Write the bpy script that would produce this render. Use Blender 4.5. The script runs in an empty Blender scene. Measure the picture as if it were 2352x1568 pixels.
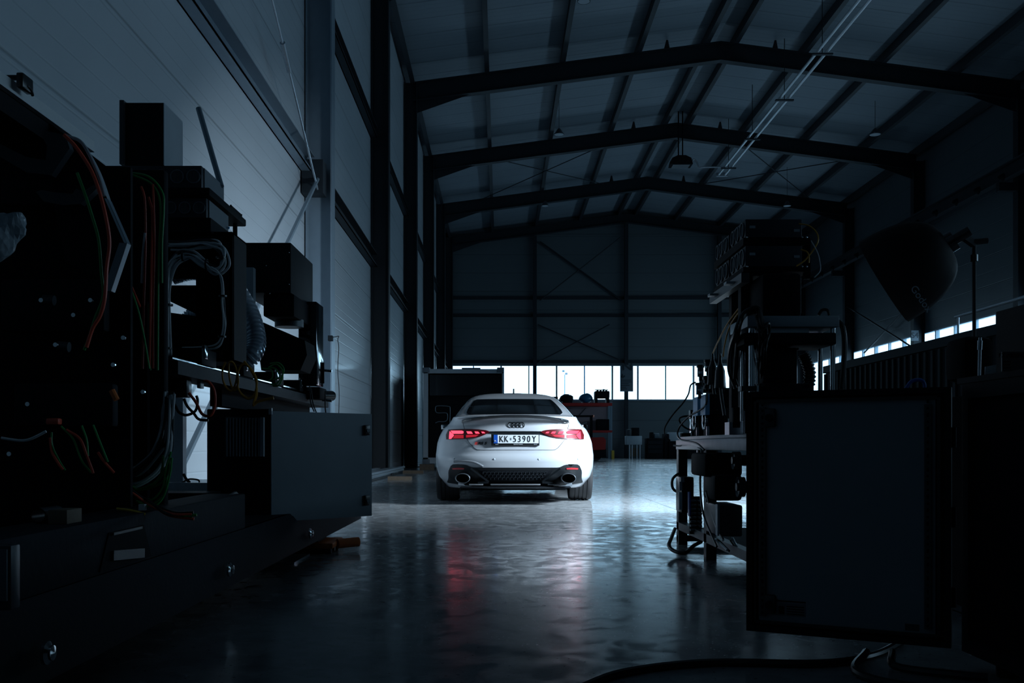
import bpy, bmesh, math, random
from mathutils import Vector, Matrix, noise
random.seed(7)
S = bpy.context.scene
COL = S.collection
PI = math.pi

# ------------------------------------------------------------------ camera, sky, exposure, large lights
F = 2287.0; VX = 1150.0; VY = 1024.0; CH = 0.66
cam_d = bpy.data.cameras.new('camera'); cam = bpy.data.objects.new('camera', cam_d); COL.objects.link(cam)
cam.location = (0, 0, CH); cam.rotation_euler = (PI/2, 0, 0)
cam_d.sensor_width = 36; cam_d.lens = F/2352*36
cam_d.shift_x = (1176-VX)/2352; cam_d.shift_y = (VY-784)/2352
cam_d.clip_start = 0.05; cam_d.clip_end = 400
S.camera = cam
S.view_settings.view_transform = 'Standard'; S.view_settings.look = 'None'
S.view_settings.gamma = 1; S.view_settings.exposure = 0.0; S.view_settings.use_curve_mapping = False
S.cycles.use_denoising = True
S.cycles.max_bounces = 8; S.cycles.diffuse_bounces = 4; S.cycles.glossy_bounces = 4
S.cycles.sample_clamp_indirect = 6; S.cycles.caustics_reflective = False; S.cycles.caustics_refractive = False

wd = bpy.data.worlds.new('sky'); S.world = wd; wd.use_nodes = True
bg = wd.node_tree.nodes['Background']
bg.inputs[0].default_value = (0.46, 0.75, 1.0, 1); bg.inputs[1].default_value = 4.6

XL, XR, YB, YF = -3.0, 16.4, 54.0, -3.0          # hall shell
ZW0, ZW1 = 3.12, 5.05                             # window band

def area_light(name, loc, target, sx, sy, power, color, spread=PI, shape='RECTANGLE'):
    l = bpy.data.lights.new(name, 'AREA'); l.shape = shape; l.size = sx; l.size_y = sy
    l.energy = power; l.color = color; l.spread = spread
    o = bpy.data.objects.new(name, l); COL.objects.link(o); o.location = loc
    o.rotation_euler = (Vector(target)-Vector(loc)).to_track_quat('-Z', 'Y').to_euler()
    return o
SOFT = Vector((3.90, 10.0, 2.34)); SOFT_N = Vector((-.76, .44, -.48)).normalized()
area_light('softbox_light', SOFT+SOFT_N*0.02, SOFT+SOFT_N*5, .84, .84, 300, (0.70, 0.86, 1.0), math.radians(108), 'DISK')
# portals: daylight enters through the two window bands
for nm, loc_, tgt, sx in (('portal_right', (XR+.2, 26.83, 4.08), (XR-5, 26.83, 4.08), 51.9), ('portal_back', (6.7, YB+.2, 4.08), (6.7, YB-5, 4.08), 19.3)):
    o_ = area_light(nm, loc_, tgt, sx, 1.95, 10, (1, 1, 1)); o_.data.cycles.is_portal = True

# ------------------------------------------------------------------ helpers
def X(px, Y): return (px-VX)*Y/F
def Z(py, Y): return CH-(py-VY)*Y/F
def P(px, py, Y): return Vector((X(px, Y), Y, Z(py, Y)))

def mat(name, col, rough=.5, metal=0, emit=None, es=0, coat=0, spec=None, alpha=None, noise_amt=0, noise_scale=8, bump=0, bscale=40):
    m = bpy.data.materials.new(name); m.use_nodes = True
    nt = m.node_tree; b = nt.nodes['Principled BSDF']
    b.inputs['Base Color'].default_value = (*col, 1); b.inputs['Roughness'].default_value = rough
    b.inputs['Metallic'].default_value = metal
    if coat: b.inputs['Coat Weight'].default_value = coat; b.inputs['Coat Roughness'].default_value = .04
    if spec is not None: b.inputs['Specular IOR Level'].default_value = spec
    if emit: b.inputs['Emission Color'].default_value = (*emit, 1); b.inputs['Emission Strength'].default_value = es
    tc = nt.nodes.new('ShaderNodeTexCoord')
    n = nt.nodes.new('ShaderNodeTexNoise'); n.inputs['Scale'].default_value = noise_scale; n.inputs['Detail'].default_value = 4
    nt.links.new(tc.outputs['Object'], n.inputs['Vector'])
    a = noise_amt or .08
    mr = nt.nodes.new('ShaderNodeMapRange'); mr.inputs['To Min'].default_value = 1-a; mr.inputs['To Max'].default_value = 1+a
    nt.links.new(n.outputs['Fac'], mr.inputs['Value'])
    mx = nt.nodes.new('ShaderNodeVectorMath'); mx.operation = 'SCALE'; mx.inputs[0].default_value = col
    nt.links.new(mr.outputs[0], mx.inputs['Scale']); nt.links.new(mx.outputs[0], b.inputs['Base Color'])
    if bump:
        n2 = nt.nodes.new('ShaderNodeTexNoise'); n2.inputs['Scale'].default_value = bscale
        nt.links.new(tc.outputs['Object'], n2.inputs['Vector'])
        bp = nt.nodes.new('ShaderNodeBump'); bp.inputs['Strength'].default_value = bump; bp.inputs['Distance'].default_value = .01
        nt.links.new(n2.outputs['Fac'], bp.inputs['Height']); nt.links.new(bp.outputs[0], b.inputs['Normal'])
    return m

class MB:
    def __init__(s): s.bm = bmesh.new()
    def box(s, x0, x1, y0, y1, z0, z1, bevel=0, M=None):
        r = bmesh.ops.create_cube(s.bm, size=1)
        vs = r['verts']
        for v in vs:
            v.co = Vector(((x0+x1)/2+v.co.x*(x1-x0), (y0+y1)/2+v.co.y*(y1-y0), (z0+z1)/2+v.co.z*(z1-z0)))
        if M: bmesh.ops.transform(s.bm, matrix=M, verts=vs)
        if bevel:
            es = list({e for v in vs for e in v.link_edges})
            bmesh.ops.bevel(s.bm, geom=es, offset=bevel, segments=2, affect='EDGES', profile=.5)
        return s
    def cyl(s, p0, p1, r, seg=16, r2=None, cap=True):
        p0 = Vector(p0); p1 = Vector(p1); d = p1-p0; L = d.length
        if L < 1e-6: return s
        M = Matrix.Translation((p0+p1)/2) @ d.to_track_quat('Z', 'Y').to_matrix().to_4x4()
        bmesh.ops.create_cone(s.bm, cap_ends=cap, segments=seg, radius1=r, radius2=r if r2 is None else r2, depth=L, matrix=M)
        return s
    def bar(s, p0, p1, w, h, bevel=0):     # rectangular bar between two points, h is the upright side
        p0 = Vector(p0); p1 = Vector(p1); d = (p1-p0); L = d.length; d.normalize()
        up = Vector((0, 0, 1)) if abs(d.z) < .98 else Vector((0, 1, 0))
        r = d.cross(up).normalized(); u = r.cross(d).normalized()
        M = Matrix((( *(r), 0), (*(u), 0), (*(d), 0), (0, 0, 0, 1))).transposed()
        M = Matrix.Translation((p0+p1)/2) @ M
        return s.box(-w/2, w/2, -h/2, h/2, -L/2, L/2, bevel, M)
    def sphere(s, c, r, sc=(1, 1, 1), seg=16):
        M = Matrix.Translation(c) @ Matrix.Diagonal((*sc, 1))
        bmesh.ops.create_uvsphere(s.bm, u_segments=seg, v_segments=max(6, seg//2), radius=r, matrix=M); return s
    def tube(s, pts, r, seg=8, sub=6, rf=None):
        q = smooth(pts, sub) if sub else [Vector(p) for p in pts]
        rings = []; prev = None
        for i, p in enumerate(q):
            t = (q[min(i+1, len(q)-1)]-q[max(i-1, 0)])
            if t.length < 1e-7: t = Vector((0, 0, 1))
            t.normalize()
            if prev is None:
                up = Vector((0, 0, 1)) if abs(t.z) < .9 else Vector((1, 0, 0))
                n = t.cross(up).normalized()
            else: n = (prev-t*prev.dot(t)).normalized()
            prev = n; b = t.cross(n)
            rr = r if rf is None else rf(i)
            rings.append([s.bm.verts.new(p+(n*math.cos(a)+b*math.sin(a))*rr) for a in [2*PI*k/seg for k in range(seg)]])
        for i in range(len(rings)-1):
            A, B = rings[i], rings[i+1]
            for k in range(seg): s.bm.faces.new((A[k], A[(k+1) % seg], B[(k+1) % seg], B[k]))
        s.bm.faces.new(rings[0][::-1]); s.bm.faces.new(rings[-1])
        return s
    def prism(s, poly, d):      # planar polygon (3D points) extruded by vector d
        d = Vector(d); a = [s.bm.verts.new(Vector(p)) for p in poly]; b = [s.bm.verts.new(Vector(p)+d) for p in poly]
        n = len(a); s.bm.faces.new(a[::-1]); s.bm.faces.new(b)
        for i in range(n): s.bm.faces.new((a[i], a[(i+1) % n], b[(i+1) % n], b[i]))
        return s
    def lathe(s, prof, c, axis='X', seg=32):   # prof: (r, along)
        rings = []
        for r, h in prof:
            ring = []
            for k in range(seg):
                a = 2*PI*k/seg; u, w = r*math.cos(a), r*math.sin(a)
                v = {'X': (h, u, w), 'Y': (u, h, w), 'Z': (u, w, h)}[axis]
                ring.append(s.bm.verts.new(Vector(c)+Vector(v)))
            rings.append(ring)
        for i in range(len(rings)-1):
            for k in range(seg): s.bm.faces.new((rings[i][k], rings[i][(k+1) % seg], rings[i+1][(k+1) % seg], rings[i+1][k]))
        return s
    def grid(s, G):
        V = [[s.bm.verts.new(Vector(p)) for p in row] for row in G]
        for i in range(len(V)-1):
            for j in range(len(V[0])-1): s.bm.faces.new((V[i][j], V[i][j+1], V[i+1][j+1], V[i+1][j]))
        return s
    def build(s, name, m, parent=None, smooth_ang=35, label=None, cat=None, group=None, kind=None):
        bmesh.ops.recalc_face_normals(s.bm, faces=s.bm.faces)
        me = bpy.data.meshes.new(name); s.bm.to_mesh(me); s.bm.free()
        if smooth_ang:
            me.shade_smooth()
            me.set_sharp_from_angle(angle=math.radians(smooth_ang))
        o = bpy.data.objects.new(name, me); COL.objects.link(o)
        if m: me.materials.append(m)
        if parent:
            off = Vector((0, 0, 0)); q = parent
            while q: off += q.location; q = q.parent
            me.transform(Matrix.Translation(-off)); o.parent = parent
        elif kind != 'structure':
            xs = [v.co for v in me.vertices]
            c = Vector(((min(v.x for v in xs)+max(v.x for v in xs))/2, (min(v.y for v in xs)+max(v.y for v in xs))/2, min(v.z for v in xs)))
            me.transform(Matrix.Translation(-c)); o.location = c
        tag(o, label, cat, group, kind)
        return o

def tag(o, label=None, cat=None, group=None, kind=None):
    if label: o['label'] = label
    if cat: o['category'] = cat
    if group: o['group'] = group
    if kind: o['kind'] = kind
    return o
def thing(name, loc, label, cat, group=None, kind=None):
    o = bpy.data.objects.new(name, None); COL.objects.link(o); o.location = loc; o.empty_display_size = .1
    return tag(o, label, cat, group, kind)
def children(o): return [c for c in COL.objects if c.parent == o]
def dup(root, loc, label=None, group=None):
    kids = {}
    for c in COL.objects:
        if c.parent: kids.setdefault(c.parent.name, []).append(c)
    def rec(o, par):
        c = o.copy(); COL.objects.link(c); c.parent = par
        for k in kids.get(o.name, []): rec(k, c)
        return c
    r = rec(root, None); r.location = loc
    if label: r['label'] = label
    if group: r['group'] = group
    return r
def smooth(pts, sub=6):
    p = [Vector(v) for v in pts]
    if len(p) < 3: return p
    q = [2*p[0]-p[1]]+p+[2*p[-1]-p[-2]]; out = []
    for i in range(1, len(q)-2):
        a, b, c, d = q[i-1], q[i], q[i+1], q[i+2]
        for k in range(sub):
            t = k/sub
            out.append(.5*((2*b)+(c-a)*t+(2*a-5*b+4*c-d)*t*t+(3*b-a-3*c+d)*t**3))
    out.append(p[-1]); return out
def lerp(tab, z):
    if z <= tab[0][0]: return tab[0][1]
    for (a, fa), (b, fb) in zip(tab, tab[1:]):
        if z <= b: return fa+(fb-fa)*(z-a)/(b-a)
    return tab[-1][1]
def text_mesh(name, txt, size, m, parent, M, extrude=.001, xs=1.0, shear=0, bold=0):
    cu = bpy.data.curves.new(name, 'FONT'); cu.body = txt; cu.size = size; cu.extrude = extrude
    cu.align_x = 'CENTER'; cu.align_y = 'CENTER'; cu.shear = shear; cu.offset = bold
    o = bpy.data.objects.new(name, cu); COL.objects.link(o)
    bpy.context.view_layer.update()
    me = bpy.data.meshes.new_from_object(o.evaluated_get(bpy.context.evaluated_depsgraph_get()))
    bpy.data.objects.remove(o); bpy.data.curves.remove(cu)
    me.name = name; me.transform(Matrix.Diagonal((xs, 1, 1, 1))); me.transform(M)
    off = Vector((0, 0, 0)); q = parent
    while q: off += q.location; q = q.parent
    me.transform(Matrix.Translation(-off)); me.materials.clear(); me.materials.append(m)
    ob = bpy.data.objects.new(name, me); COL.objects.link(ob); ob.parent = parent
    return ob
RXm = Matrix.Rotation(PI/2, 4, 'X')     # text in XY plane -> upright facing -Y

# ------------------------------------------------------------------ materials
def ribbed(name, col, axis, pitch, seam, rough=.35, depth=.004, coat=0.0):
    m = bpy.data.materials.new(name); m.use_nodes = True; nt = m.node_tree; N = nt.nodes; L = nt.links
    b = N['Principled BSDF']; b.inputs['Roughness'].default_value = rough; b.inputs['Coat Weight'].default_value = coat
    b.inputs['Coat Roughness'].default_value = .12
    tc = N.new('ShaderNodeTexCoord'); sp = N.new('ShaderNodeSeparateXYZ'); L.new(tc.outputs['Object'], sp.inputs[0])
    def groove(p, w, off=0.0):
        a = N.new('ShaderNodeMath'); a.operation = 'ADD'; a.inputs[1].default_value = 100*p+off; L.new(sp.outputs[axis], a.inputs[0])
        d = N.new('ShaderNodeMath'); d.operation = 'PINGPONG'; d.inputs[1].default_value = p/2; L.new(a.outputs[0], d.inputs[0])
        r = N.new('ShaderNodeMapRange'); r.inputs['From Min'].default_value = 0; r.inputs['From Max'].default_value = w
        r.inputs['To Min'].default_value = 1; r.inputs['To Max'].default_value = 0; r.clamp = True; L.new(d.outputs[0], r.inputs['Value']); return r
    g1 = groove(pitch, .012); g2 = groove(seam, .02, -.05)
    mxm = N.new('ShaderNodeMath'); mxm.operation = 'MULTIPLY_ADD'; mxm.inputs[1].default_value = 2.0
    L.new(g2.outputs[0], mxm.inputs[0]); L.new(g1.outputs[0], mxm.inputs[2])
    bp = N.new('ShaderNodeBump'); bp.invert = True; bp.inputs['Strength'].default_value = .8; bp.inputs['Distance'].default_value = depth
    L.new(mxm.outputs[0], bp.inputs['Height']); L.new(bp.outputs[0], b.inputs['Normal'])
    no = N.new('ShaderNodeTexNoise'); no.inputs['Scale'].default_value = .7; no.inputs['Detail'].default_value = 5; L.new(tc.outputs['Object'], no.inputs[0])
    mr = N.new('ShaderNodeMapRange'); mr.inputs['To Min'].default_value = .9; mr.inputs['To Max'].default_value = 1.08; L.new(no.outputs[0], mr.inputs[0])
    f = N.new('ShaderNodeMath'); f.operation = 'MULTIPLY_ADD'; f.inputs[1].default_value = -.45; L.new(g2.outputs[0], f.inputs[0]); L.new(mr.outputs[0], f.inputs[2])
    f2 = N.new('ShaderNodeMath'); f2.operation = 'MULTIPLY_ADD'; f2.inputs[1].default_value = -.12; L.new(g1.outputs[0], f2.inputs[0]); L.new(f.outputs[0], f2.inputs[2])
    sc = N.new('ShaderNodeVectorMath'); sc.operation = 'SCALE'; sc.inputs[0].default_value = col; L.new(f2.outputs[0], sc.inputs['Scale'])
    L.new(sc.outputs[0], b.inputs['Base Color']); return m

def floor_mat():
    m = bpy.data.materials.new('polished_concrete'); m.use_nodes = True; nt = m.node_tree; N = nt.nodes; L = nt.links
    b = N['Principled BSDF']; tc = N.new('ShaderNodeTexCoord')
    def nz(scale, detail, sx=1, sy=1, dist=0):
        mp = N.new('ShaderNodeMapping'); mp.inputs['Scale'].default_value = (sx, sy, 1); L.new(tc.outputs['Object'], mp.inputs[0])
        n = N.new('ShaderNodeTexNoise'); n.inputs['Scale'].default_value = scale; n.inputs['Detail'].default_value = detail
        n.inputs['Distortion'].default_value = dist; L.new(mp.outputs[0], n.inputs[0]); return n
    def rng(src, a, b_, lo, hi):
        r = N.new('ShaderNodeMapRange'); r.inputs[1].default_value = a; r.inputs[2].default_value = b_; r.inputs[3].default_value = lo; r.inputs[4].default_value = hi
        L.new(src, r.inputs[0]); return r
    big = nz(.55, 6, 1, 1, .6); fine = nz(14, 8, 1, 1, .8); scr = nz(7.5, 14, 1, .8, .7); sc2 = nz(45, 8, 1, .5, 1.5); spk = nz(60, 2)
    c1 = rng(big.outputs[0], .3, .7, .17, .38); c2 = rng(fine.outputs[0], .3, .7, .85, 1.12)
    c3 = rng(spk.outputs[0], .28, .34, .35, 1)
    mu = N.new('ShaderNodeMath'); mu.operation = 'MULTIPLY'; L.new(c1.outputs[0], mu.inputs[0]); L.new(c2.outputs[0], mu.inputs[1])
    mu2 = N.new('ShaderNodeMath'); mu2.operation = 'MULTIPLY'; L.new(mu.outputs[0], mu2.inputs[0]); L.new(c3.outputs[0], mu2.inputs[1])
    # saw-cut joints
    sp = N.new('ShaderNodeSeparateXYZ'); L.new(tc.outputs['Object'], sp.inputs[0])
    def joint(ax, pos, w):
        a = N.new('ShaderNodeMath'); a.operation = 'SUBTRACT'; a.inputs[1].default_value = pos; L.new(sp.outputs[ax], a.inputs[0])
        c = N.new('ShaderNodeMath'); c.operation = 'ABSOLUTE'; L.new(a.outputs[0], c.inputs[0])
        return rng(c.outputs[0], w*.5, w, .25, 1)
    last = mu2
    for ax, pos, w in ((1, 7.75, .022), (0, 1.82, .012), (1, 15.4, .03), (1, 23.1, .03), (1, 30.8, .04), (0, 9.5, .02), (1, 38.5, .05)):
        j = joint(ax, pos, w); q = N.new('ShaderNodeMath'); q.operation = 'MULTIPLY'; L.new(last.outputs[0], q.inputs[0]); L.new(j.outputs[0], q.inputs[1]); last = q
    sc = N.new('ShaderNodeVectorMath'); sc.operation = 'SCALE'; sc.inputs[0].default_value = (.96, 1.0, 1.03); L.new(last.outputs[0], sc.inputs['Scale'])
    L.new(sc.outputs[0], b.inputs['Base Color'])
    r1 = rng(scr.outputs[0], .38, .62, .14, .27); r2 = rng(big.outputs[0], .35, .65, .03, -.04)
    ad = N.new('ShaderNodeMath'); ad.operation = 'ADD'; L.new(r1.outputs[0], ad.inputs[0]); L.new(r2.outputs[0], ad.inputs[1])
    L.new(ad.outputs[0], b.inputs['Roughness']); b.inputs['Specular IOR Level'].default_value = .55
    bp = N.new('ShaderNodeBump'); bp.inputs['Strength'].default_value = .12; bp.inputs['Distance'].default_value = .0003
    md = N.new('ShaderNodeMath'); md.operation = 'ADD'; L.new(fine.outputs[0], md.inputs[0]); L.new(sc2.outputs[0], md.inputs[1])
    L.new(md.outputs[0], bp.inputs['Height']); L.new(bp.outputs[0], b.inputs['Normal'])
    return m

def glass_mat():
    m = bpy.data.materials.new('window_glass'); m.use_nodes = True; nt = m.node_tree; N = nt.nodes; L = nt.links
    N.remove(N['Principled BSDF']); t = N.new('ShaderNodeBsdfTransparent'); t.inputs[0].default_value = (.93, .96, .97, 1)
    g = N.new('ShaderNodeBsdfGlossy'); g.inputs['Roughness'].default_value = .03
    lw = N.new('ShaderNodeLayerWeight'); pw = N.new('ShaderNodeMath'); pw.operation = 'POWER'; pw.inputs[1].default_value = 5; L.new(lw.outputs['Facing'], pw.inputs[0])
    fr = N.new('ShaderNodeMath'); fr.operation = 'MULTIPLY_ADD'; fr.inputs[1].default_value = .6; fr.inputs[2].default_value = .04; L.new(pw.outputs[0], fr.inputs[0]); mx = N.new('ShaderNodeMixShader')
    L.new(fr.outputs[0], mx.inputs[0]); L.new(t.outputs[0], mx.inputs[1]); L.new(g.outputs[0], mx.inputs[2])
    L.new(mx.outputs[0], N['Material Output'].inputs[0]); return m

M = {}
M['floor'] = floor_mat()
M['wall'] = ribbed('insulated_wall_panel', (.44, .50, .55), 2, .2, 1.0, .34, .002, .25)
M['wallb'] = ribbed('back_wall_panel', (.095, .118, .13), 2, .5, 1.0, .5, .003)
M['roof'] = ribbed('roof_sheet', (.215, .255, .29), 1, .25, 1.0, .45, .006)
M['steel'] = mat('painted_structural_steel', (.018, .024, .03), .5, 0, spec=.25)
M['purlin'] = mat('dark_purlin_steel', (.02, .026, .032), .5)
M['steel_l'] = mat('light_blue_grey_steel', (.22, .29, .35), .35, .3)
M['galv'] = mat('galvanised_steel', (.45, .50, .55), .35, .75, noise_amt=.25, noise_scale=30)
M['chrome'] = mat('polished_steel', (.8, .83, .86), .12, 1)
M['alu'] = mat('brushed_aluminium', (.55, .58, .62), .3, .9)
M['glass'] = glass_mat()
M['black'] = mat('black_painted_metal', (.011, .015, .019), .65, 0, spec=.12)
M['mblack'] = mat('matt_black_metal', (.007, .009, .012), .75, spec=.1)
M['plblack'] = mat('black_plastic', (.012, .013, .015), .3)
M['dgrey'] = mat('dark_grey_metal', (.045, .055, .065), .42, .3)
M['grey'] = mat('grey_powder_coat', (.13, .16, .19), .5, spec=.3)
M['lgrey'] = mat('light_grey_powder_coat', (.38, .43, .48), .42)
M['white'] = mat('white_enamel', (.7, .73, .76), .4)
M['skid'] = mat('dark_blue_grey_skid_paint', (.012, .018, .025), .7, 0, spec=.1, noise_amt=.2, bump=.15)
M['red'] = mat('red_paint', (.45, .02, .015), .4)
M['orange'] = mat('orange_paint', (.8, .2, .05), .45)
M['yellow'] = mat('yellow_paint', (.6, .38, .04), .5)
M['c_red'] = mat('red_cable_sheath', (.8, .10, .05), .45)
M['c_green'] = mat('green_cable_sheath', (.03, .35, .08), .45)
M['c_grey'] = mat('grey_cable_sheath', (.75, .77, .8), .3)
M['c_black'] = mat('black_cable_sheath', (.012, .012, .014), .35)
M['c_yel'] = mat('yellow_fibre_sheath', (.65, .30, .03), .4)
M['c_blue'] = mat('blue_hose', (.02, .12, .45), .3)
M['wood'] = mat('raw_timber', (.16, .12, .085), .7, noise_amt=.3, noise_scale=20)
M['card'] = mat('cardboard', (.035, .03, .028), .8)
M['paper'] = mat('white_paper', (.75, .77, .8), .6)
M['bag'] = mat('blue_plastic_bag', (.02, .13, .25), .3, bump=.6, bscale=15)
M['film'] = mat('crumpled_plastic_film', (.35, .4, .45), .25, bump=1.0, bscale=25)
M['hose'] = mat('corrugated_metal_hose', (.55, .62, .70), .2, .4)
M['blue'] = mat('blue_anodised_panel', (.22, .55, .90), .35)
M['doorg'] = mat('grey_door_sheet', (.21, .25, .29), .5, spec=.3)
M['modg'] = mat('dark_blue_grey_case', (.035, .045, .06), .5, spec=.3)
M['fabric'] = mat('black_softbox_fabric', (.003, .003, .004), .7, spec=.15)
M['tsteel'] = mat('dull_table_steel', (.17, .18, .21), .42, .4, noise_amt=.3, noise_scale=14)
M['bsteel'] = mat('dark_beam_steel', (.03, .036, .045), .6, 0, spec=.15, noise_amt=.3, noise_scale=30)
M['paint'] = mat('white_car_paint', (.42, .44, .47), .36, coat=1.0, noise_amt=.01)
M['gloss'] = mat('gloss_black_trim', (.008, .010, .012), .12, coat=.5)
M['cglass'] = mat('tinted_car_glass', (.003, .004, .005), .05, spec=.35)
M['rubber'] = mat('tyre_rubber', (.018, .018, .02), .6)
M['lamp_d'] = mat('dark_red_lens', (.07, .003, .005), .3, spec=.3)
M['bplast'] = mat('black_bumper_plastic', (.006, .008, .010), .42, spec=.3)
M['tray'] = mat('zinc_cable_tray', (.9, .93, .96), .28, .35)
M['lamp_e'] = mat('glowing_red_light_bar', (.3, .01, .02), .5, spec=.05, emit=(1.0, .06, .11), es=2.2)
M['lamp_g'] = mat('dim_red_light_guide', (.2, .01, .02), .4, spec=.1, emit=(1.0, .03, .06), es=.35)
M['plate'] = mat('white_number_plate', (.72, .75, .78), .35)
M['eu'] = mat('blue_plate_band', (.01, .08, .40), .35)
M['refl'] = mat('red_reflector', (.35, .015, .02), .25)
# ------------------------------------------------------------------ the hall
EAVE, RIDGE, XRG = 12.15, 13.45, 6.8
def roofz(x): return RIDGE-(RIDGE-EAVE)*abs(x-XRG)/(XRG-XL)
MB().box(XL-.3, XR+.3, YF-.3, YB+.3, -.2, 0).build('floor', M['floor'], kind='structure', smooth_ang=0)
def wall_with_band(name, m, fixed, span, openings, axis, thick, ztop):
    b = MB(); a0, a1 = span; f0, f1 = fixed, fixed+thick
    def bx(p0, p1, z0, z1):
        if axis == 'X': b.box(min(f0, f1), max(f0, f1), p0, p1, z0, z1)
        else: b.box(p0, p1, min(f0, f1), max(f0, f1), z0, z1)
    bx(a0, a1, 0, ZW0); bx(a0, a1, ZW1, ztop)
    cur = a0
    for o0, o1 in openings:
        if o0 > cur: bx(cur, o0, ZW0, ZW1)
        cur = o1
    if cur < a1: bx(cur, a1, ZW0, ZW1)
    if axis == 'Y':      # gable
        b.prism([(a0, min(f0, f1), ztop), (a1, min(f0, f1), ztop), (a1, min(f0, f1), roofz(a1)), (XRG, min(f0, f1), RIDGE), (a0, min(f0, f1), roofz(a0))], (0, abs(thick), 0))
    return b.build(name, m, kind='structure', smooth_ang=0)
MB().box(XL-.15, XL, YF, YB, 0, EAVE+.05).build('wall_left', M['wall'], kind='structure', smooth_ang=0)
xw = [X(p, YB) for p in (1024, 1151, 1278.5, 1406.5, 1465, 1593, 1720, 1836)]
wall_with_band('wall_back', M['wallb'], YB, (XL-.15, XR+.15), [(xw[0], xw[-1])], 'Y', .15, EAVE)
yr = [.9+3.05*i for i in range(18)]  # nearest windows are unseen, added as side light for the foreground machines
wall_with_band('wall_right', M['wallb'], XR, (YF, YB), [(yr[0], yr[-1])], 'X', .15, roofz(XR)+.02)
b = MB(); b.box(XL-.15, XR+.15, YF-.15, YF, 0, EAVE)
b.prism([(XL, YF-.15, EAVE), (XR, YF-.15, EAVE), (XR, YF-.15, roofz(XR)), (XRG, YF-.15, RIDGE)], (0, .15, 0)); b.build('wall_front', M['wallb'], kind='structure', smooth_ang=0)
b = MB()
for xa, xb in ((XL-.3, XRG), (XRG, XR+.3)):
    b.prism([(xa, YF-.3, roofz(xa)), (xb, YF-.3, roofz(xb)), (xb, YF-.3, roofz(xb)+.12), (xa, YF-.3, roofz(xa)+.12)], (0, YB-YF+.6, 0))
b.build('ceiling', M['roof'], kind='structure', smooth_ang=0)

# windows
wn = 0
def window(axis, f, a0, a1, two=True):
    global wn; wn += 1
    fr = MB(); pn = MB(); t = .045
    def bx(B, p0, p1, z0, z1, d0, d1):
        if axis == 'Y': B.box(p0, p1, f+d0, f+d1, z0, z1)
        else: B.box(f+d0, f+d1, p0, p1, z0, z1)
    bx(fr, a0, a1, ZW0, ZW0+.07, -.03, .12); bx(fr, a0, a1, ZW1-.05, ZW1, -.03, .12)
    bx(fr, a0, a0+t, ZW0+.07, ZW1-.05, -.03, .12); bx(fr, a1-t, a1, ZW0+.07, ZW1-.05, -.03, .12)
    mid = (a0+a1)/2
    if two: bx(fr, mid-.03, mid+.03, ZW0+.07, ZW1-.05, -.02, .10)
    o = fr.build('window_%d' % wn, M['steel_l'], kind='structure', smooth_ang=0)
    for p0, p1 in (((a0+t, mid-.03), (mid+.03, a1-t)) if two else ((a0+t, a1-t),)):
        pn = MB(); bx(pn, p0, p1, ZW0+.07, ZW1-.05, .03, .042); pn.build('pane', M['glass'], o, smooth_ang=0)
for i in range(len(xw)-1): window('Y', YB, xw[i], xw[i+1], i != 3)
for i in range(17): window('X', XR, yr[i], yr[i+1])

# steel frames: I-section helpers
def ibeam_v(B, x0, x1, yc, w, z0, z1, t=.02):        # column, flanges facing +-X
    B.box(x0, x0+t, yc-w/2, yc+w/2, z0, z1); B.box(x1-t, x1, yc-w/2, yc+w/2, z0, z1); B.box(x0+t, x1-t, yc-t/2, yc+t/2, z0, z1)
frames = [15.35, 23.1, 30.85, 38.6, 46.3, 53.7]
for k, Y in enumerate(frames):
    B = MB(); ibeam_v(B, XL+.02, XL+.42, Y, .30, 0, 11.9); B.box(XL+.02, XL+.50, Y-.2, Y+.2, 0, .03)
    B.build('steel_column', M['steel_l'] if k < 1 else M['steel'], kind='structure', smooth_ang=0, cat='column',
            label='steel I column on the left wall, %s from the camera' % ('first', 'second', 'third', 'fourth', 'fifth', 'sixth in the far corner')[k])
    B = MB(); ibeam_v(B, XR-.45, XR-.02, Y, .30, 0, 11.7)
    B.box(XR-1.0, XR-.45, Y-.1, Y+.1, 8.55, 8.8)
    B.build('steel_column', M['steel'], kind='structure', smooth_ang=0, cat='column',
            label='steel I column with crane bracket on the right wall, %s from the camera' % ('first', 'second', 'third', 'fourth', 'fifth', 'sixth')[k])
    if Y < 22: continue
    B = MB(); t = .025; D = .58 if Y < 50 else .45; wf = .28
    for xa, xb in ((XL+.3, XRG), (XRG, XR-.3)):
        za, zb = roofz(xa)-.30, roofz(xb)-.30
        for (lo, hi, w) in ((-t, 0, wf), (-D, -D+t, wf), (-D+t, -t, .014)):
            B.prism([(xa, Y-w/2, za+lo), (xb, Y-w/2, zb+lo), (xb, Y-w/2, zb+hi), (xa, Y-w/2, za+hi)], (0, w, 0))
    # haunches
    for xa, s in ((XL+.42, 1), (XR-.45, -1)):
        z = roofz(xa)-.30-D
        B.prism([(xa, Y-.007, z), (xa+s*1.6, Y-.007, roofz(xa+s*1.6)-.30-D), (xa, Y-.007, z-.35)], (0, .014, 0))
    B.build('roof_rafter', M['steel'], kind='structure', smooth_ang=0, cat='beam',
            label='pitched steel roof rafter, %s from the camera' % {2: 'nearest in view', 3: 'second', 1: 'overhead just out of frame', 4: 'third', 5: 'fourth, on the back wall'}[k])
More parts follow.
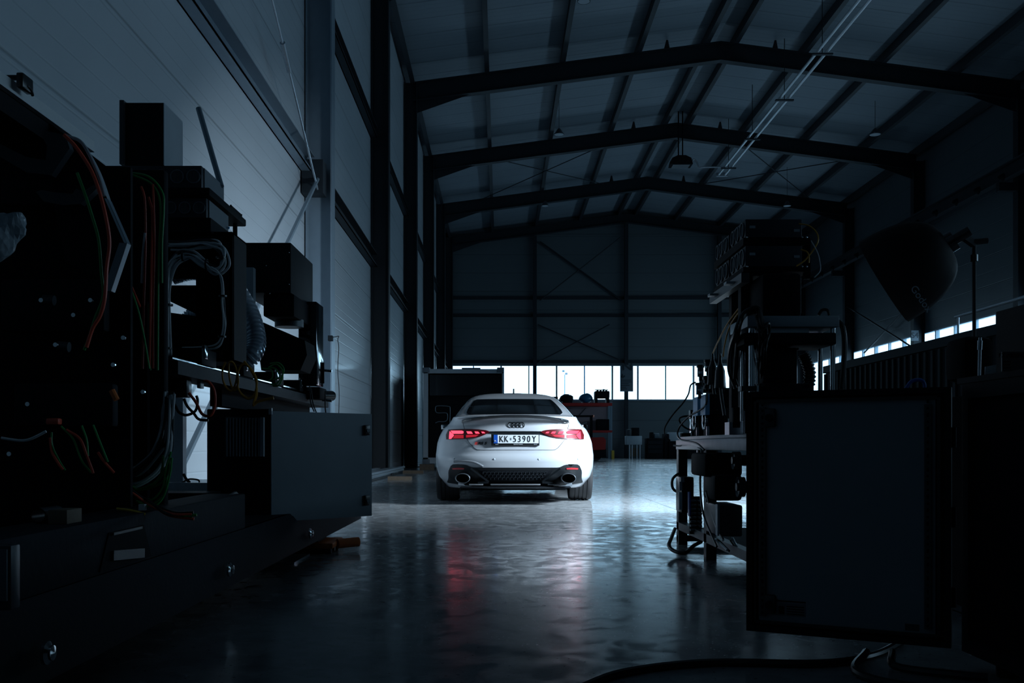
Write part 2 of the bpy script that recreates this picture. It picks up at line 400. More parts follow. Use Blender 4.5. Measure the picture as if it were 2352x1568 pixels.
for k, px in enumerate([-2.75, -.45, 1.9, 4.25, 6.35, 7.25, 9.4, 11.8, 14.1, 16.1]):
    B = MB(); z = roofz(px)
    B.box(px-.04, px+.04, YF, YB, z-.29, z-.015); B.box(px-.04, px+.10, YF, YB, z-.31, z-.29)
    B.build('roof_purlin', M['purlin'], kind='structure', smooth_ang=0, cat='purlin',
            label='long steel roof purlin, number %s from the left wall' % ('one', 'two', 'three', 'four', 'five beside the ridge', 'six beside the ridge', 'seven', 'eight', 'nine', 'ten')[k])
# sag-rod stubs standing on rafters
for Y in (30.85, 38.6, 46.3):
    for x in (5.15, 8.5):
        z = roofz(x)
        MB().cyl((x, Y, z-.3), (x, Y-.05, z-.02), .10, 8, .03).build('sag_clip', M['steel'], kind='structure', cat='clip', label='small dark conical clip between rafter and roof sheet')
# girts on walls
ylist = [YF]+frames
for i in range(len(ylist)-1):
    for z0, z1 in ((4.78, 5.08), (7.75, 8.0)):
        a, c = ylist[i]+(.15 if i else 0), ylist[i+1]-.15
        B = MB(); B.box(XL, XL+.02, a, c, z0, z1); B.box(XL, XL+.16, a, c, z1-.015, z1); B.box(XL, XL+.16, a, c, z0, z0+.015); B.box(XL+.145, XL+.16, a, c, z0, z0+.04)
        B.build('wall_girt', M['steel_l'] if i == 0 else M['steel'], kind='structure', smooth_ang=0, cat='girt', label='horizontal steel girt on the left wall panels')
for xa, xb in ((XL, X(1228, YB)), (X(1228, YB), X(1437, YB)), (X(1437, YB), X(1650, YB)), (X(1650, YB), XR)):
    for z in (5.15, 7.65, 8.6):
        MB().box(xa, xb, YB-.14, YB, z, z+.16).build('wall_girt', M['steel'], kind='structure', smooth_ang=0, cat='girt', label='horizontal steel girt on the back wall')
for k, px in enumerate((1228, 1437, 1650)):
    x = X(px, YB); B = MB()
    B.box(x-.1, x+.1, YB-.36, YB-.34, 0, roofz(x)-.8); B.box(x-.1, x+.1, YB-.16, YB-.14, 0, roofz(x)-.8); B.box(x-.01, x+.01, YB-.34, YB-.16, 0, roofz(x)-.8)
    B.build('gable_post', M['steel'], kind='structure', smooth_ang=0, cat='post', label='upright steel post on the back wall, %s from the left' % ('first', 'second, behind the hanging sign', 'third')[k])
def rod(name, p0, p1, r, label, m='steel'):
    return MB().cyl(p0, p1, r, 8).build(name, M[m], label=label, cat='brace', kind='structure')
def bw(px, py, dy=.25): return P(px, py, YB-dy)
rod('wind_brace', bw(1240, 555), bw(1428, 690), .05, 'diagonal brace high on the back wall, falling to the right')
rod('wind_brace', bw(1425, 545), bw(1240, 690, .3), .03, 'diagonal brace high on the back wall, rising to the right')
rod('wind_brace', bw(1235, 745), bw(1420, 825), .03, 'diagonal brace just above the back windows, falling to the right')
rod('wind_brace', bw(1235, 832, .3), bw(1400, 745, .3), .03, 'diagonal brace just above the back windows, rising to the right')
rod('wind_brace', (-2.74, 14.9, 4.65), (-2.74, 8.2, .25), .03, 'round steel brace dropping from the first left column behind the machine', 'steel_l')
rod('wind_brace', (-2.74, 14.9, 4.5), (-2.74, 7.0, 8.5), .014, 'thin tie rod rising from the first left column towards the camera', 'galv')
MB().cyl((-2.74, 12.9, 5.51), (-2.74, 12.5, 5.72), .035, 10).build('turnbuckle', M['galv'], label='turnbuckle sleeve on the thin tie rod by the left wall', cat='turnbuckle', kind='structure')
MB().box(-2.98, -2.66, 14.9, 15.2, 4.45, 4.95).build('gusset_plate', M['steel'], label='dark gusset plate where braces meet the first left column', cat='plate', kind='structure')
for a, c in (((-1.0, 38.7, 12.0), (4.8, 46.2, 12.8)), ((4.8, 38.7, 12.7), (-1.0, 46.2, 12.05)), ((9, 38.7, 12.7), (14.5, 46.2, 12.0)), ((14.5, 38.7, 11.95), (9, 46.2, 12.75))):
    rod('roof_brace', a, c, .02, 'thin crossing tie rod under the roof between far rafters')
for x0, y0, x1, y1 in ((1940, 700, 2100, 800), (1985, 810, 2090, 700)):
    rod('wind_brace', (XR-.3, X(1, 1) and (XR-.3)*F/(x0-VX), Z(y0, (XR-.3)*F/(x0-VX))), (XR-.3, (XR-.3)*F/(x1-VX), Z(y1, (XR-.3)*F/(x1-VX))), .035,
        'thin crossing brace on the right wall, %s' % ('falling to the right' if y1 > y0 else 'rising to the right'))
# crane runway on the right, with its row of rail clips
t = thing('crane_runway', (XR-.9, 30, 8.8), 'dark crane runway beam along the right wall', 'crane rail')
B = MB(); B.box(XR-1.05, XR-.8, 10, YB-.5, 8.8, 8.82); B.box(XR-1.05, XR-.8, 10, YB-.5, 9.22, 9.25); B.box(XR-.94, XR-.91, 10, YB-.5, 8.82, 9.22); B.build('runway_beam', M['steel'], t, 0)
MB().box(XR-.96, XR-.89, 10, YB-.5, 9.25, 9.32).build('rail', M['dgrey'], t, 0)
for i in range(22):
    y = 18+i*1.55
    MB().cyl((XR-1.06, y, 8.86), (XR-1.2, y, 8.86), .13, 10, .05).build('rail_clip', M['mblack'], t)
# cable tray with two tubes under the roof
t = thing('cable_tray', (8.75, 20, 11.35), 'long shiny twin rail cable tray hanging under the roof', 'cable tray')
for dx in (-.13, .13):
    B = MB(); B.cyl((8.72+dx, 2, 11.35), (8.72+dx, 39.2, 11.35), .042, 12); B.build('rail', M['tray'], t)
for y in (10, 16, 23.1, 27, 30.6, 34.5, 38.1):
    B = MB(); B.box(8.44, 9.0, y-.05, y+.05, 11.26, 11.30); B.cyl((8.72, y, 11.3), (8.72, y, roofz(8.72)-.02), .012, 6); B.build('hanger', M['steel'], t)
MB().box(8.5, 8.94, 39.2, 39.28, 11.28, 11.42).build('end_cap', M['alu'], t)
# gas heater hanging by the ridge
hY = 38.0; hx = X(1563, hY); hz = Z(372, hY)
t = thing('roof_heater', (hx, hY, hz-.2), 'dark box heater hanging beside the ridge near the tray end', 'heater')
B = MB(); B.prism([(hx-.42, hY-.3, hz-.15), (hx+.42, hY-.3, hz-.15), (hx+.36, hY-.3, hz+.08), (hx+.15, hY-.3, hz+.18), (hx-.15, hY-.3, hz+.18), (hx-.36, hY-.3, hz+.08)], (0, .6, 0)); B.build('housing', M['mblack'], t)
MB().box(hx-.32, hx+.32, hY-.25, hY+.25, hz-.17, hz-.152).build('grille', M['dgrey'], t)
for dx in (-.08, .08): MB().cyl((hx+dx, hY, hz+.18), (hx+dx, hY, roofz(hx)-.02), .025, 8).build('hanger', M['mblack'], t)
MB().tube([(hx+.4, hY, hz-.05), (hx+.5, hY, hz+.1), (hx+.62, hY, hz), (hx+.7, hY, hz-.2), (hx+.9, hY, hz-.2), (8.72, hY+.2, hz-.13)], .03, 8).build('feed_pipe', M['alu'], t)
# pendant lamps
def pendant(px, py, Y, r, label):
    p = P(px, py, Y); t = thing('pendant_lamp', p, label, 'lamp', 'pendant lamps under the roof')
    MB().lathe([(.03, .2), (.07, .16), (r*.7, .06), (r, 0), (r*.97, -.02)], p, 'Z', 24).build('shade', M['dgrey'], t)
    MB().cyl(p+Vector((0, 0, -.02)), p+Vector((0, 0, -.005)), r*.9, 24).build('diffuser', M['lgrey'], t)
    MB().cyl(p+Vector((0, 0, .2)), (p.x, p.y, roofz(p.x)-.02), .008, 6).build('cord', M['mblack'], t)
pendant(1284, 308, 34.5, .18, 'bell pendant lamp hanging in the second bay, left of ridge')
pendant(2010, 308, 34.5, .20, 'bell pendant lamp hanging in the second bay, right of the tray')
pendant(1252, 472, 43.0, .16, 'small pendant lamp hanging under the third rafter on the left')
pendant(1808, 472, 43.0, .17, 'small pendant lamp hanging under the third rafter on the right')
pendant(1341, 2, 25.5, .17, 'pendant lamp cut off by the top edge of the photo')

# outside: floodlight mast
x = X(1297, 75)
t = thing('floodlight_mast', (x, 75, 0), 'thin floodlight mast outside the back windows', 'mast')
MB().cyl((x, 75, 0), (x, 75, Z(860, 75)), .06, 8, .04).build('pole', M['steel_l'], t)
for dx, py in ((-.1, 852), (.12, 858)): MB().box(x+dx-.09, x+dx+.09, 74.9, 75.1, Z(py, 75)-.07, Z(py, 75)+.07).build('lamp_head', M['steel_l'], t)
MB().box(XL-20, XR+40, YB+1, YB+120, -.3, -.2).build('outside_ground', mat('outside_asphalt', (.3, .32, .34), .8), kind='structure')

# ------------------------------------------------------------------ back of the hall
fY = YB
# sign on the gable post
t = thing('hanging_sign', P(1438.5, 899, 53.2), 'grey notice board with down arrow on the middle back post', 'sign')
MB().box(X(1424, 53.2), X(1454, 53.2), 53.15, 53.2, Z(899, 53.2), Z(838, 53.2)).build('board', M['grey'], t, 0)
MB().box(X(1436, 53.2), X(1441, 53.2), 53.2, 53.64, Z(860, 53.2), Z(855, 53.2)).build('bracket', M['steel'], t, 0)
ink = mat('sign_ink', (.02, .03, .04), .6)
def sgn(px0, px1, py0, py1): MB().box(X(px0, 53.1), X(px1, 53.1), 53.12, 53.15, Z(py1, 53.1), Z(py0, 53.1)).build('printed_line', ink, t, 0)
for a, c, d in ((1427, 1450, 872), (1427, 1451, 876), (1427, 1444, 880), (1427, 1446, 884), (1427, 1438, 888), (1427, 1440, 892)): sgn(a, c, d, d+1.6)
B = MB(); q = 53.13
B.cyl(P(1430.5, 859, q), P(1430.5, 867, q), .03, 6); B.cyl(P(1426, 863, q), P(1430.5, 867.5, q), .03, 6); B.cyl(P(1435, 863, q), P(1430.5, 867.5, q), .03, 6); B.build('arrow', ink, t)
text_mesh('lettering', 'N', .55, ink, t, Matrix.Translation(P(1441, 843, 53.12)) @ RXm, .01, 1.4)

# red pallet rack
rY = 51.0
def rx(px): return X(px, rY)
def rz(py): return Z(py, rY)
t = thing('pallet_rack', (rx(1350), rY, 0), 'pallet rack with red beams standing against the back wall', 'rack')
for px in (1175, 1290, 1404):
    for dy in (0, 1.0):
        MB().box(rx(px)-.05, rx(px)+.05, rY+dy-.04, rY+dy+.04, 0, rz(922)).build('upright', M['steel_l'], t, 0)
for py0, py1 in ((925, 932), (988, 993)):
    for dy in (-.05, 1.0): MB().box(rx(1175), rx(1406), rY+dy, rY+dy+.05, rz(py1), rz(py0)).build('beam', M['red'], t, 0)
    MB().box(rx(1175), rx(1404), rY, rY+1, rz(py0)-.05, rz(py0)-.02).build('shelf_panel', M['dgrey'], t, 0)
MB().box(rx(1226), rx(1400), rY+1.06, rY+1.08, rz(988), rz(933)).build('back_mesh', mat('pinkish_grey_panel', (.34, .24, .26), .6), t, 0)
for a, c in (((1300, 934), (1350, 986)), ((1350, 934), (1305, 986))): MB().cyl((rx(a[0]), rY+1.0, rz(a[1])), (rx(c[0]), rY+1.0, rz(c[1])), .02, 6).build('brace', M['dgrey'], t)
MB().box(rx(1404), rx(1410), rY-.2, rY-.1, 0, rz(1034)).build('rack_guard', M['yellow'], None, 0, 'yellow upright guard at the foot of the pallet rack', 'guard')
# loads on the rack
zt = rz(925)
t = thing('shop_vacuum', (rx(1302), rY+.4, zt), 'dark round tub with looped hose on the red rack, left load', 'vacuum')
MB().lathe([(.0, .0), (.30, .02), (.34, .2), (.33, .36), (.2, .43), (0, .44)], (rx(1303), rY+.4, zt), 'Z').build('tub', M['mblack'], t)
MB().tube([(rx(1286), rY+.3, zt+.02), (rx(1287), rY+.3, zt+.25), (rx(1296), rY+.3, zt+.43), (rx(1308), rY+.3, zt+.44)], .025).build('hose', M['dgrey'], t)
B = MB(); B.sphere((rx(1347), rY+.4, zt+.25), .37, (1, .8, .68), 20)
for v in B.bm.verts: v.co += Vector((0, 0, 1))*noise.noise(v.co*4)*.08; v.co.z = max(v.co.z, zt)
B.build('plastic_sack', M['bag'], None, 60, 'blue plastic sack slumped on the red rack, between two dark loads', 'sack')
t = thing('engine', (rx(1384), rY+.4, zt), 'black machine unit on the red rack, right load', 'engine')
MB().box(rx(1367), rx(1401), rY+.1, rY+.8, zt+.25, zt+.62, .05).build('block', M['mblack'], t)
for px in (1370, 1397): MB().box(rx(px)-.07, rx(px)+.07, rY+.1, rY+.8, zt, zt+.26).build('foot', M['mblack'], t, 0)
B = MB()
for px in (1373, 1380, 1387, 1393): B.cyl((rx(px), rY+.4, zt+.6), (rx(px)+.05, rY+.4, zt+.66+.1*random.random()), .05, 8)
B.box(rx(1368), rx(1398), rY+.3, rY+.36, zt+.66, zt+.7); B.build('fittings', M['black'], t)
MB().box(rx(1240), rx(1282), rY+.2, rY+.8, zt, zt+.33, .02).build('long_case', M['mblack'], None, 35, 'long black case on the rack behind the car roof', 'case')
MB().box(rx(1190), rx(1208), rY+.2, rY+.6, zt, zt+.12).build('tool_box', M['mblack'], None, 35, 'low black tool box behind the car roof', 'box')

# forklift
gY = 44.0
def gx(px): return X(px, gY)
def gz(py): return Z(py, gY)
t = thing('forklift', (gx(1350), gY, 0), 'red forklift parked before the rack, right of the car', 'forklift')
B = MB(); B.prism([(gx(1345), gY-.5, gz(1034)), (gx(1388), gY-.5, gz(1032)), (gx(1389), gY-.5, gz(1010)), (gx(1384), gY-.5, gz(1004)), (gx(1345), gY-.5, gz(1005))], (0, 1.0, 0)); B.build('counterweight', M['red'], t)
for px in (1318, 1356): MB().box(gx(px)-.06, gx(px)+.06, gY-.45, gY-.35, .4, gz(956)).build('overhead_guard_post', M['mblack'], t, 0)
MB().box(gx(1314), gx(1360), gY-.5, gY+.5, gz(957), gz(954)).build('overhead_guard', M['mblack'], t, 0)
MB().box(gx(1325), gx(1348), gY-.3, gY+.3, gz(1008), gz(975), .06).build('seat', M['plblack'], t)
MB().tube([P(1330, 978, gY-.5), P(1340, 972, gY-.5), P(1348, 970, gY-.5)], .03).build('steering_wheel', M['alu'], t)
MB().cyl(P(1361, 958, gY), P(1361, 953, gY), .08, 12).build('beacon', mat('orange_beacon', (.7, .14, .05), .3), t)
for px in (1318, 1368): MB().lathe([(.0, -.12), (.28, -.12), (.3, 0), (.28, .12), (0, .12)], (gx(px), gY, .3), 'Y').build('wheel', M['rubber'], t)
MB().box(gx(1310), gx(1392), gY-.3, gY+.4, .15, .55, .05).build('chassis', M['mblack'], t)
MB().box(rx(1372), rx(1400), rY+.1, rY+.9, rz(988), rz(962), .03).build('stacked_crate', M['mblack'], None, 35, 'black crate behind the forklift on the lower rack level', 'crate')

# bench items along the back wall
wY = 51.5
def wx(px): return X(px, wY)
def wz(py): return Z(py, wY)
t = thing('white_cart', (wx(1454), wY, 0), 'white topped table on thin legs below the sign', 'table')
MB().box(wx(1437), wx(1472), wY-.4, wY+.4, wz(1021), wz(1001), .01).build('tabletop', M['lgrey'], t)
for px in (1444, 1450, 1461, 1468): MB().cyl((wx(px), wY-.3, 0), (wx(px), wY-.3, wz(1021)), .03, 8).build('leg', M['alu'], t)
MB().box(wx(1449), wx(1466), wY-.2, wY+.3, .12, .55).build('wooden_crate', M['wood'], None, 0, 'brown wooden crate under the white table', 'crate')
MB().box(wx(1449), wx(1467), wY-.25, wY+.25, wz(1001), wz(982), .02).build('black_case', M['mblack'], None, 35, 'black case standing on the white table', 'case')
MB().box(wx(1440), wx(1449), wY-.25, wY+.25, wz(1001), wz(986), .02).build('folder_stack', M['dgrey'], None, 35, 'dark folders beside the case on the white table', 'folders')
t = thing('tool_cabinet', (wx(1502), wY, 0), 'dark tool cabinet against the back wall, right of the white table', 'cabinet')
MB().box(wx(1483), wx(1521), wY-.4, wY+.4, 0, wz(1006), .02).build('body', M['mblack'], t)
for i in range(3): MB().box(wx(1486), wx(1518), wY-.42, wY-.4, wz(1020+i*10), wz(1012+i*10)).build('drawer', M['black'], t, 0)
MB().box(wx(1492), wx(1500), wY-.2, wY+.2, wz(1006), wz(992), .03).build('bench_vice', M['mblack'], None, 35, 'small dark vice on the tool cabinet', 'vice')
MB().box(wx(1502), wx(1513), wY-.2, wY+.2, wz(1006), wz(995), .02).build('small_printer', M['grey'], None, 35, 'small grey printer on the tool cabinet', 'printer')
MB().box(wx(1523), wx(1533), wY-.4, wY+.4, 0, wz(996), .02).build('tall_locker', M['mblack'], None, 35, 'tall narrow dark locker beside the tool cabinet', 'locker')
MB().box(wx(1534), wx(1566), wY-.4, wY+.2, wz(1013), wz(993), .01).build('white_carton', M['lgrey'], None, 35, 'pale carton on the dark bench right of the locker', 'carton')
MB().box(wx(1533), wx(1640), wY-.5, wY+.5, 0, wz(1013), .02).build('low_bench', M['mblack'], None, 35, 'long dark low bench by the back wall behind the right machine', 'bench')

# container on the left
cY = 27.5; cx0, cx1 = X(972, cY), X(1158, cY); cz0, cz1 = Z(1064, cY), Z(847, cY)
t = thing('shipping_container', ((cx0+cx1)/2, cY, cz0), 'dark container with pale corner frame behind the car on the left', 'container')
B = MB(); B.box(cx0, cx0+.13, cY, cY+.15, cz0+.1, cz1); B.box(cx1-.06, cx1, cY, cY+.1, cz0+.1, cz1); B.box(cx0, cx1, cY, cY+.12, cz1-.12, cz1-.001); B.box(cx0, cx1, cY, cY+.15, cz0, cz0+.16)
B.build('end_frame', M['lgrey'], t, 0)
for x in (cx0, cx1-.18):
    for z in (cz0-.02, cz1-.1): MB().box(x-.02, x+.18, cY-.02, cY+.18, z, z+.14, .01).build('corner_casting', M['grey'], t)
B = MB(); B.box(cx0, cx0+.03, cY+.15, cY+6, cz0+.1, cz1-.02); B.box(cx1-.03, cx1, cY+.15, cY+6, cz0+.1, cz1-.02); B.box(cx0, cx1, cY+.12, cY+6, cz1-.05, cz1-.02); B.box(cx0, cx1, cY+5.97, cY+6, cz0+.1, cz1); B.box(cx0, cx1, cY+.1, cY+6, cz0, cz0+.1)
B.build('shell', M['black'], t, 0)
MB().box(cx0+.16, cx1-.1, cY+.25, cY+.3, Z(907, cY), cz1-.14).build('upper_panel', M['gloss'], t, 0)
MB().box(X(1060, cY), X(1103, cY), cY+.2, cY+.8, cz1, cz1+.05).build('flat_sack', M['dgrey'], None, 35, 'flat dark bundle lying on top of the container', 'bundle')
for x in (cx0+.1, cx1-.1): MB().box(x-.2, x+.2, cY+.0, cY+.3, 0, cz0-.02).build('support_block', M['wood'], None, 0, 'timber block under the front corner of the container, %s' % ('left' if x < -1 else 'right'), 'block')
t = thing('tubular_trolley', P(1015, 1050, cY+.4), 'dark cabinet with bent tube handles inside the container', 'trolley')
MB().box(X(985, 28), X(1135, 28), 28, 28.9, cz0+.1, Z(907, 28)).build('cabinet', M['mblack'], t, 0)
B = MB(); yy = 27.93
B.tube([P(1033, 972, yy), P(1034, 940, yy), P(1030, 933, yy), P(1004, 932, yy), P(1000, 938, yy), P(1001, 945, yy), P(1006, 948, yy), P(1024, 948, yy), P(1028, 953, yy), P(1027, 964, yy), P(1020, 968, yy), P(1008, 968, yy), P(1000, 971, yy)], .012, 8, 4); B.build('bent_handle', M['steel_l'], t)
# container / stack of crates on the right (ribbed, long)
xc = 7.85
t = thing('ribbed_container', (xc+1.2, 20, 0), 'long ribbed dark container along the right side behind the stand', 'container')
MB().box(xc+.05, xc+2.4, 12.0, 24.2, .1, 2.56).build('body', M['black'], t, 0)
B = MB()
for i in range(41): y = 12.1+i*.3; B.box(xc, xc+.06, y, y+.09, .25, 2.4)
B.build('side_ribs', M['black'], t, 0)
MB().box(xc-.02, xc+.1, 12.0, 24.2, 2.42, 2.59).build('top_rail', M['black'], t, 0)
t = thing('roof_handrail', (xc, 12, 2.6), 'bright metal rail with posts on top of the ribbed container', 'rail')
MB().cyl((xc+.1, 11.9, 2.92), (xc+.1, 17.4, 2.92), .03, 10).build('rail', M['galv'], t)
for y in (12.4, 14.6, 17.3): MB().cyl((xc+.1, y, 2.59), (xc+.1, y, 2.9), .02, 8).build('post', M['galv'], t)
# bay number plate on right wall
Yn = 38.65; xn = XR-.25
t = thing('bay_number_plate', (xn, Yn, 5.0), 'small grey plate marked S4 on a right wall column', 'sign')
MB().box(xn-.02, xn-.3, Yn-.22, Yn-.2, 4.72, 5.12).build('plate', M['grey'], t, 0)
text_mesh('lettering', 'S4', .3, ink, t, Matrix.Translation((xn-.16, Yn-.225, 4.92)) @ RXm, .004)

# profiles and planks by the left wall
for i in range(9):
    y0 = 12.0+.3*(i % 3); x0 = -2.90+.13*(i % 4); z0 = .04*(i//3)*1.3+.01
    MB().box(x0, x0+.11, y0+2, y0+12+.7*(i % 2), z0, z0+.045).build('metal_profile', M['galv'], None, 0, 'long galvanised profile in the pile along the left wall, %s layer' % ('bottom', 'middle', 'top')[i//3 if i < 9 else 2], 'profile', 'galvanised profiles stacked along the left wall')
MB().box(X(893, 19.5), X(947, 19.5), 19.3, 19.5, 0, .07).build('timber_plank', M['wood'], None, 0, 'dark timber plank end nearest the profile pile', 'plank')
MB().box(X(925, 24), X(972, 24), 24, 24.2, 0, .07).build('timber_plank', M['wood'], None, 0, 'paler timber plank farther off near the container', 'plank')
# small things on the left wall
t = thing('pull_switch', P(774, 772, 15.1), 'small switch with thin hanging cord at the first left column', 'switch')
MB().box(X(753, 15.1), X(763, 15.1), 15.10, 15.2, Z(782, 15.1), Z(770, 15.1)).build('switch_body', M['black'], t)
MB().tube([P(760, 775, 15.12), P(772, 773, 15.05), P(778, 772, 15.05), P(776, 780, 15.05), P(778, 800, 15.0), P(776, 850, 15.0), P(779, 900, 15.0), P(778, 950, 15.0)], .006, 6).build('cord', M['c_black'], t)
MB().cyl((-2.55, 18.6, 0), (-2.55, 18.6, 1.05), .02, 8).build('marker_post', M['galv'], None, 35, 'thin steel post by the left wall beside the grey cabinet door', 'post')
# ------------------------------------------------------------------ the car (local: x across, y forward from the rear bumper, z up)
car = thing('car', (0, 0, 0), 'white four door coupe with glowing red tail lights, seen from behind', 'car')
WT = [(.18, .80), (.25, .855), (.30, .893), (.42, .928), (.56, .934), (.70, .919), (.78, .892), (.83, .868), (.868, .845), (.89, .815), (.93, .775), (.97, .745), (1.0, .728), (1.148, .663), (1.264, .605), (1.32, .555), (1.35, .47), (1.37, .36), (1.382, .22), (1.39, .02)]
YC = [(.18, .14), (.25, .07), (.3, .035), (.40, .005), (.50, 0), (.545, .012), (.575, .035), (.62, .045), (.70, .07), (.80, .095), (.9, .115), (.96, .105), (.985, .075), (.995, .072), (1.003, .12), (1.010, .34), (1.022, .44), (1.15, 1.05), (1.27, 1.72), (1.32, 2.02), (1.35, 2.2), (1.37, 2.33), (1.39, 2.6)]
YFt = [(.18, 4.58), (.3, 4.73), (.55, 4.76), (.7, 4.68), (.78, 4.45), (.85, 4.05), (.92, 3.75), (1.0, 3.5), (1.2, 3.05), (1.34, 2.82), (1.39, 2.62)]
def sm(tab, z, w=.012): return (lerp(tab, z-w)+lerp(tab, z)*2+lerp(tab, z+w))/4
def Wz(z): return sm(WT, z)
def Ad(z): return .7 if z < .9 else max(.02, .7-(z-.9)*.45*1.2) if z < 1.3 else max(.02, min(.46, Wz(z)*.75))
def yrear(x, z):
    w = Wz(z); q = min(1, abs(x)/w)
    return lerp(YC, z)+Ad(z)*(1-(1-q**2.7)**(1/2.7))
def outline(z):
    w = Wz(z); yc = lerp(YC, z); yf = lerp(YFt, z); A = min(Ad(z), (yf-yc)*.45); Af = min(.85 if z < .9 else .5, (yf-yc)*.45)
    pts = []
    for k in range(21):
        th = PI/2*k/20; sx = math.sin(th)**(2/2.7); cy = max(0, math.cos(th))**(2/2.7)
        pts.append((w*sx, yc+A*(1-cy)))
    n = 20
    for k in range(1, n):
        y = yc+A+(yf-Af-yc-A)*k/n
        t = math.sin(PI*min(1, max(0, (y-1.3)/2.4)))
        pts.append((w*(1-.03*t*(1 if z < .85 else .0)), y))
    for k in range(20, -1, -1):
        th = PI/2*k/20; sx = math.sin(th)**(2/2.4); cy = max(0, math.cos(th))**(2/2.4)
        pts.append((w*sx, yf-Af*(1-cy)))
    return pts
zs = [.18+.02*i for i in range(36)]+[.89, .90, .91, .92, .93, .94, .95, .96, .97, .978, .985, .99, .995, 1.0, 1.003, 1.006, 1.010, 1.015, 1.022, 1.04, 1.06, 1.09, 1.12, 1.15, 1.18, 1.21, 1.24, 1.27, 1.295, 1.32, 1.335, 1.35, 1.36, 1.37, 1.376, 1.382, 1.386, 1.39]
B = MB(); rings = []
for z in zs:
    o = outline(z); ring = [B.bm.verts.new((x, y, z)) for x, y in o]
    ring += [B.bm.verts.new((-x, y, z)) for x, y in o[-2:0:-1]]
    rings.append(ring)
for a, c in zip(rings, rings[1:]):
    n = len(a)
    for k in range(n): B.bm.faces.new((a[k], a[(k+1) % n], c[(k+1) % n], c[k]))
B.bm.faces.new(rings[0][::-1]); B.bm.faces.new(rings[-1])
body = B.build('body', M['paint'], car, 60)
AX = (1.05, 3.87)
cutB = MB()
for y in AX:
    for s in (-1, 1): cutB.cyl((s*.52, y, .345), (s*1.1, y, .345), .385, 48)
cutter = cutB.build('cutter', None, None, 0)
cutter.location = (0, 0, 0); 
# rebuild cutter at true position
cm = cutter.data; bb = [v.co.copy() for v in cm.vertices]
cminz = min(v.z for v in bb); cm.transform(Matrix.Translation((0, (AX[0]+AX[1])/2, .345-.385)))
md = body.modifiers.new('arches', 'BOOLEAN'); md.operation = 'DIFFERENCE'; md.object = cutter; md.solver = 'EXACT'
bpy.context.view_layer.update()
nm = bpy.data.meshes.new_from_object(body.evaluated_get(bpy.context.evaluated_depsgraph_get()))
body.modifiers.clear(); body.data = nm; bpy.data.objects.remove(cutter)
if len(nm.polygons) < 500: print('BOOLEAN FAILED')

def patch(top, bot, off, rows=6, th=.012):
    """solid strip between two curves of (x,z) lying on the rear surface, raised by off"""
    G = []; n = len(top)
    for r in range(rows+1):
        f = r/rows
        G.append([(top[i][0]*(1-f)+bot[i][0]*f, top[i][1]*(1-f)+bot[i][1]*f) for i in range(n)])
    out = [[(x, yrear(x, z)-off, z) for x, z in row] for row in G]
    inn = [[(x, yrear(x, z)-off+th, z) for x, z in row] for row in G]
    B = MB(); B.grid(out)
    rim = out[0]+[r[-1] for r in out[1:]]+out[-1][::-1][1:]+[r[0] for r in out[::-1][1:-1]]
    rin = inn[0]+[r[-1] for r in inn[1:]]+inn[-1][::-1][1:]+[r[0] for r in inn[::-1][1:-1]]
    a = [B.bm.verts.new(v) for v in rim]; c = [B.bm.verts.new(v) for v in rin]
    for i in range(len(a)): B.bm.faces.new((a[i], a[(i+1) % len(a)], c[(i+1) % len(a)], c[i]))
    return B
def resample(p, n):
    L = [0]
    for a, c in zip(p, p[1:]): L.append(L[-1]+math.hypot(c[0]-a[0], c[1]-a[1]))
    out = []
    for i in range(n):
        d = L[-1]*i/(n-1)
        for k in range(len(p)-1):
            if d <= L[k+1]+1e-9:
                t = (d-L[k])/max(1e-9, L[k+1]-L[k]); out.append((p[k][0]+(p[k+1][0]-p[k][0])*t, p[k][1]+(p[k+1][1]-p[k][1])*t)); break
    return out
CX, CY = 1090, 11.3
def cz(zx, zy):   # crop pixel of the rear close-up -> (x, z) on the tail of the car
    s = (CY+.05)/F/5.407
    return ((zx-CX)*s, CH+(1024-880)*(CY+.05)/F-zy*s)
def loc(zx, zy):      # iterate for real depth of that point of the tail
    Y = 11.4
    for _ in range(14):
        x = (zx-CX)*Y/F/5.407; z = CH-(880+zy/5.407-1024)*Y/F
        Y = Y+.5*(11.15+yrear(x, min(max(z, .18), 1.38))-Y)
    return (x, z)
# rear window
ztop, zbot = 1.262, 1.030
def win_hw(z): return lerp([(1.030, .545), (1.055, .575), (1.10, .568), (1.2, .525), (1.25, .495), (1.262, .475)], z)
G = []
zz = [zbot+(ztop-zbot)*i/22 for i in range(23)]
for z in zz:
    w = win_hw(z); G.append([(w*u/14, yrear(w*u/14, z)-.012, z+.004) for u in range(-14, 15)])
MB().grid(G).build('rear_window', M['cglass'], car, 60)
# side windows
for s in (-1, 1):
    G = []
    for i in range(9):
        z = 1.005+(1.255-1.005)*i/8; y0 = lerp([(1.0, 1.15), (1.26, 2.1)], z); y1 = lerp([(1.0, 3.15), (1.26, 2.55)], z)
        G.append([(s*(Wz(z)+.006), y0+(y1-y0)*k/8, z) for k in range(9)])
    MB().grid(G).build('side_window', M['cglass'], car, 60)
G = []
for i in range(9):
    z = 1.03+(1.3-1.03)*i/8; w = Wz(z)*.86; yf = lerp(YFt, z)
    G.append([(w*u/8, yf+.012-.35*(1-(1-abs(u*.86/8)**2.4)**(1/2.4)), z) for u in range(-8, 9)])
MB().grid(G).build('windscreen', M['cglass'], car, 60)
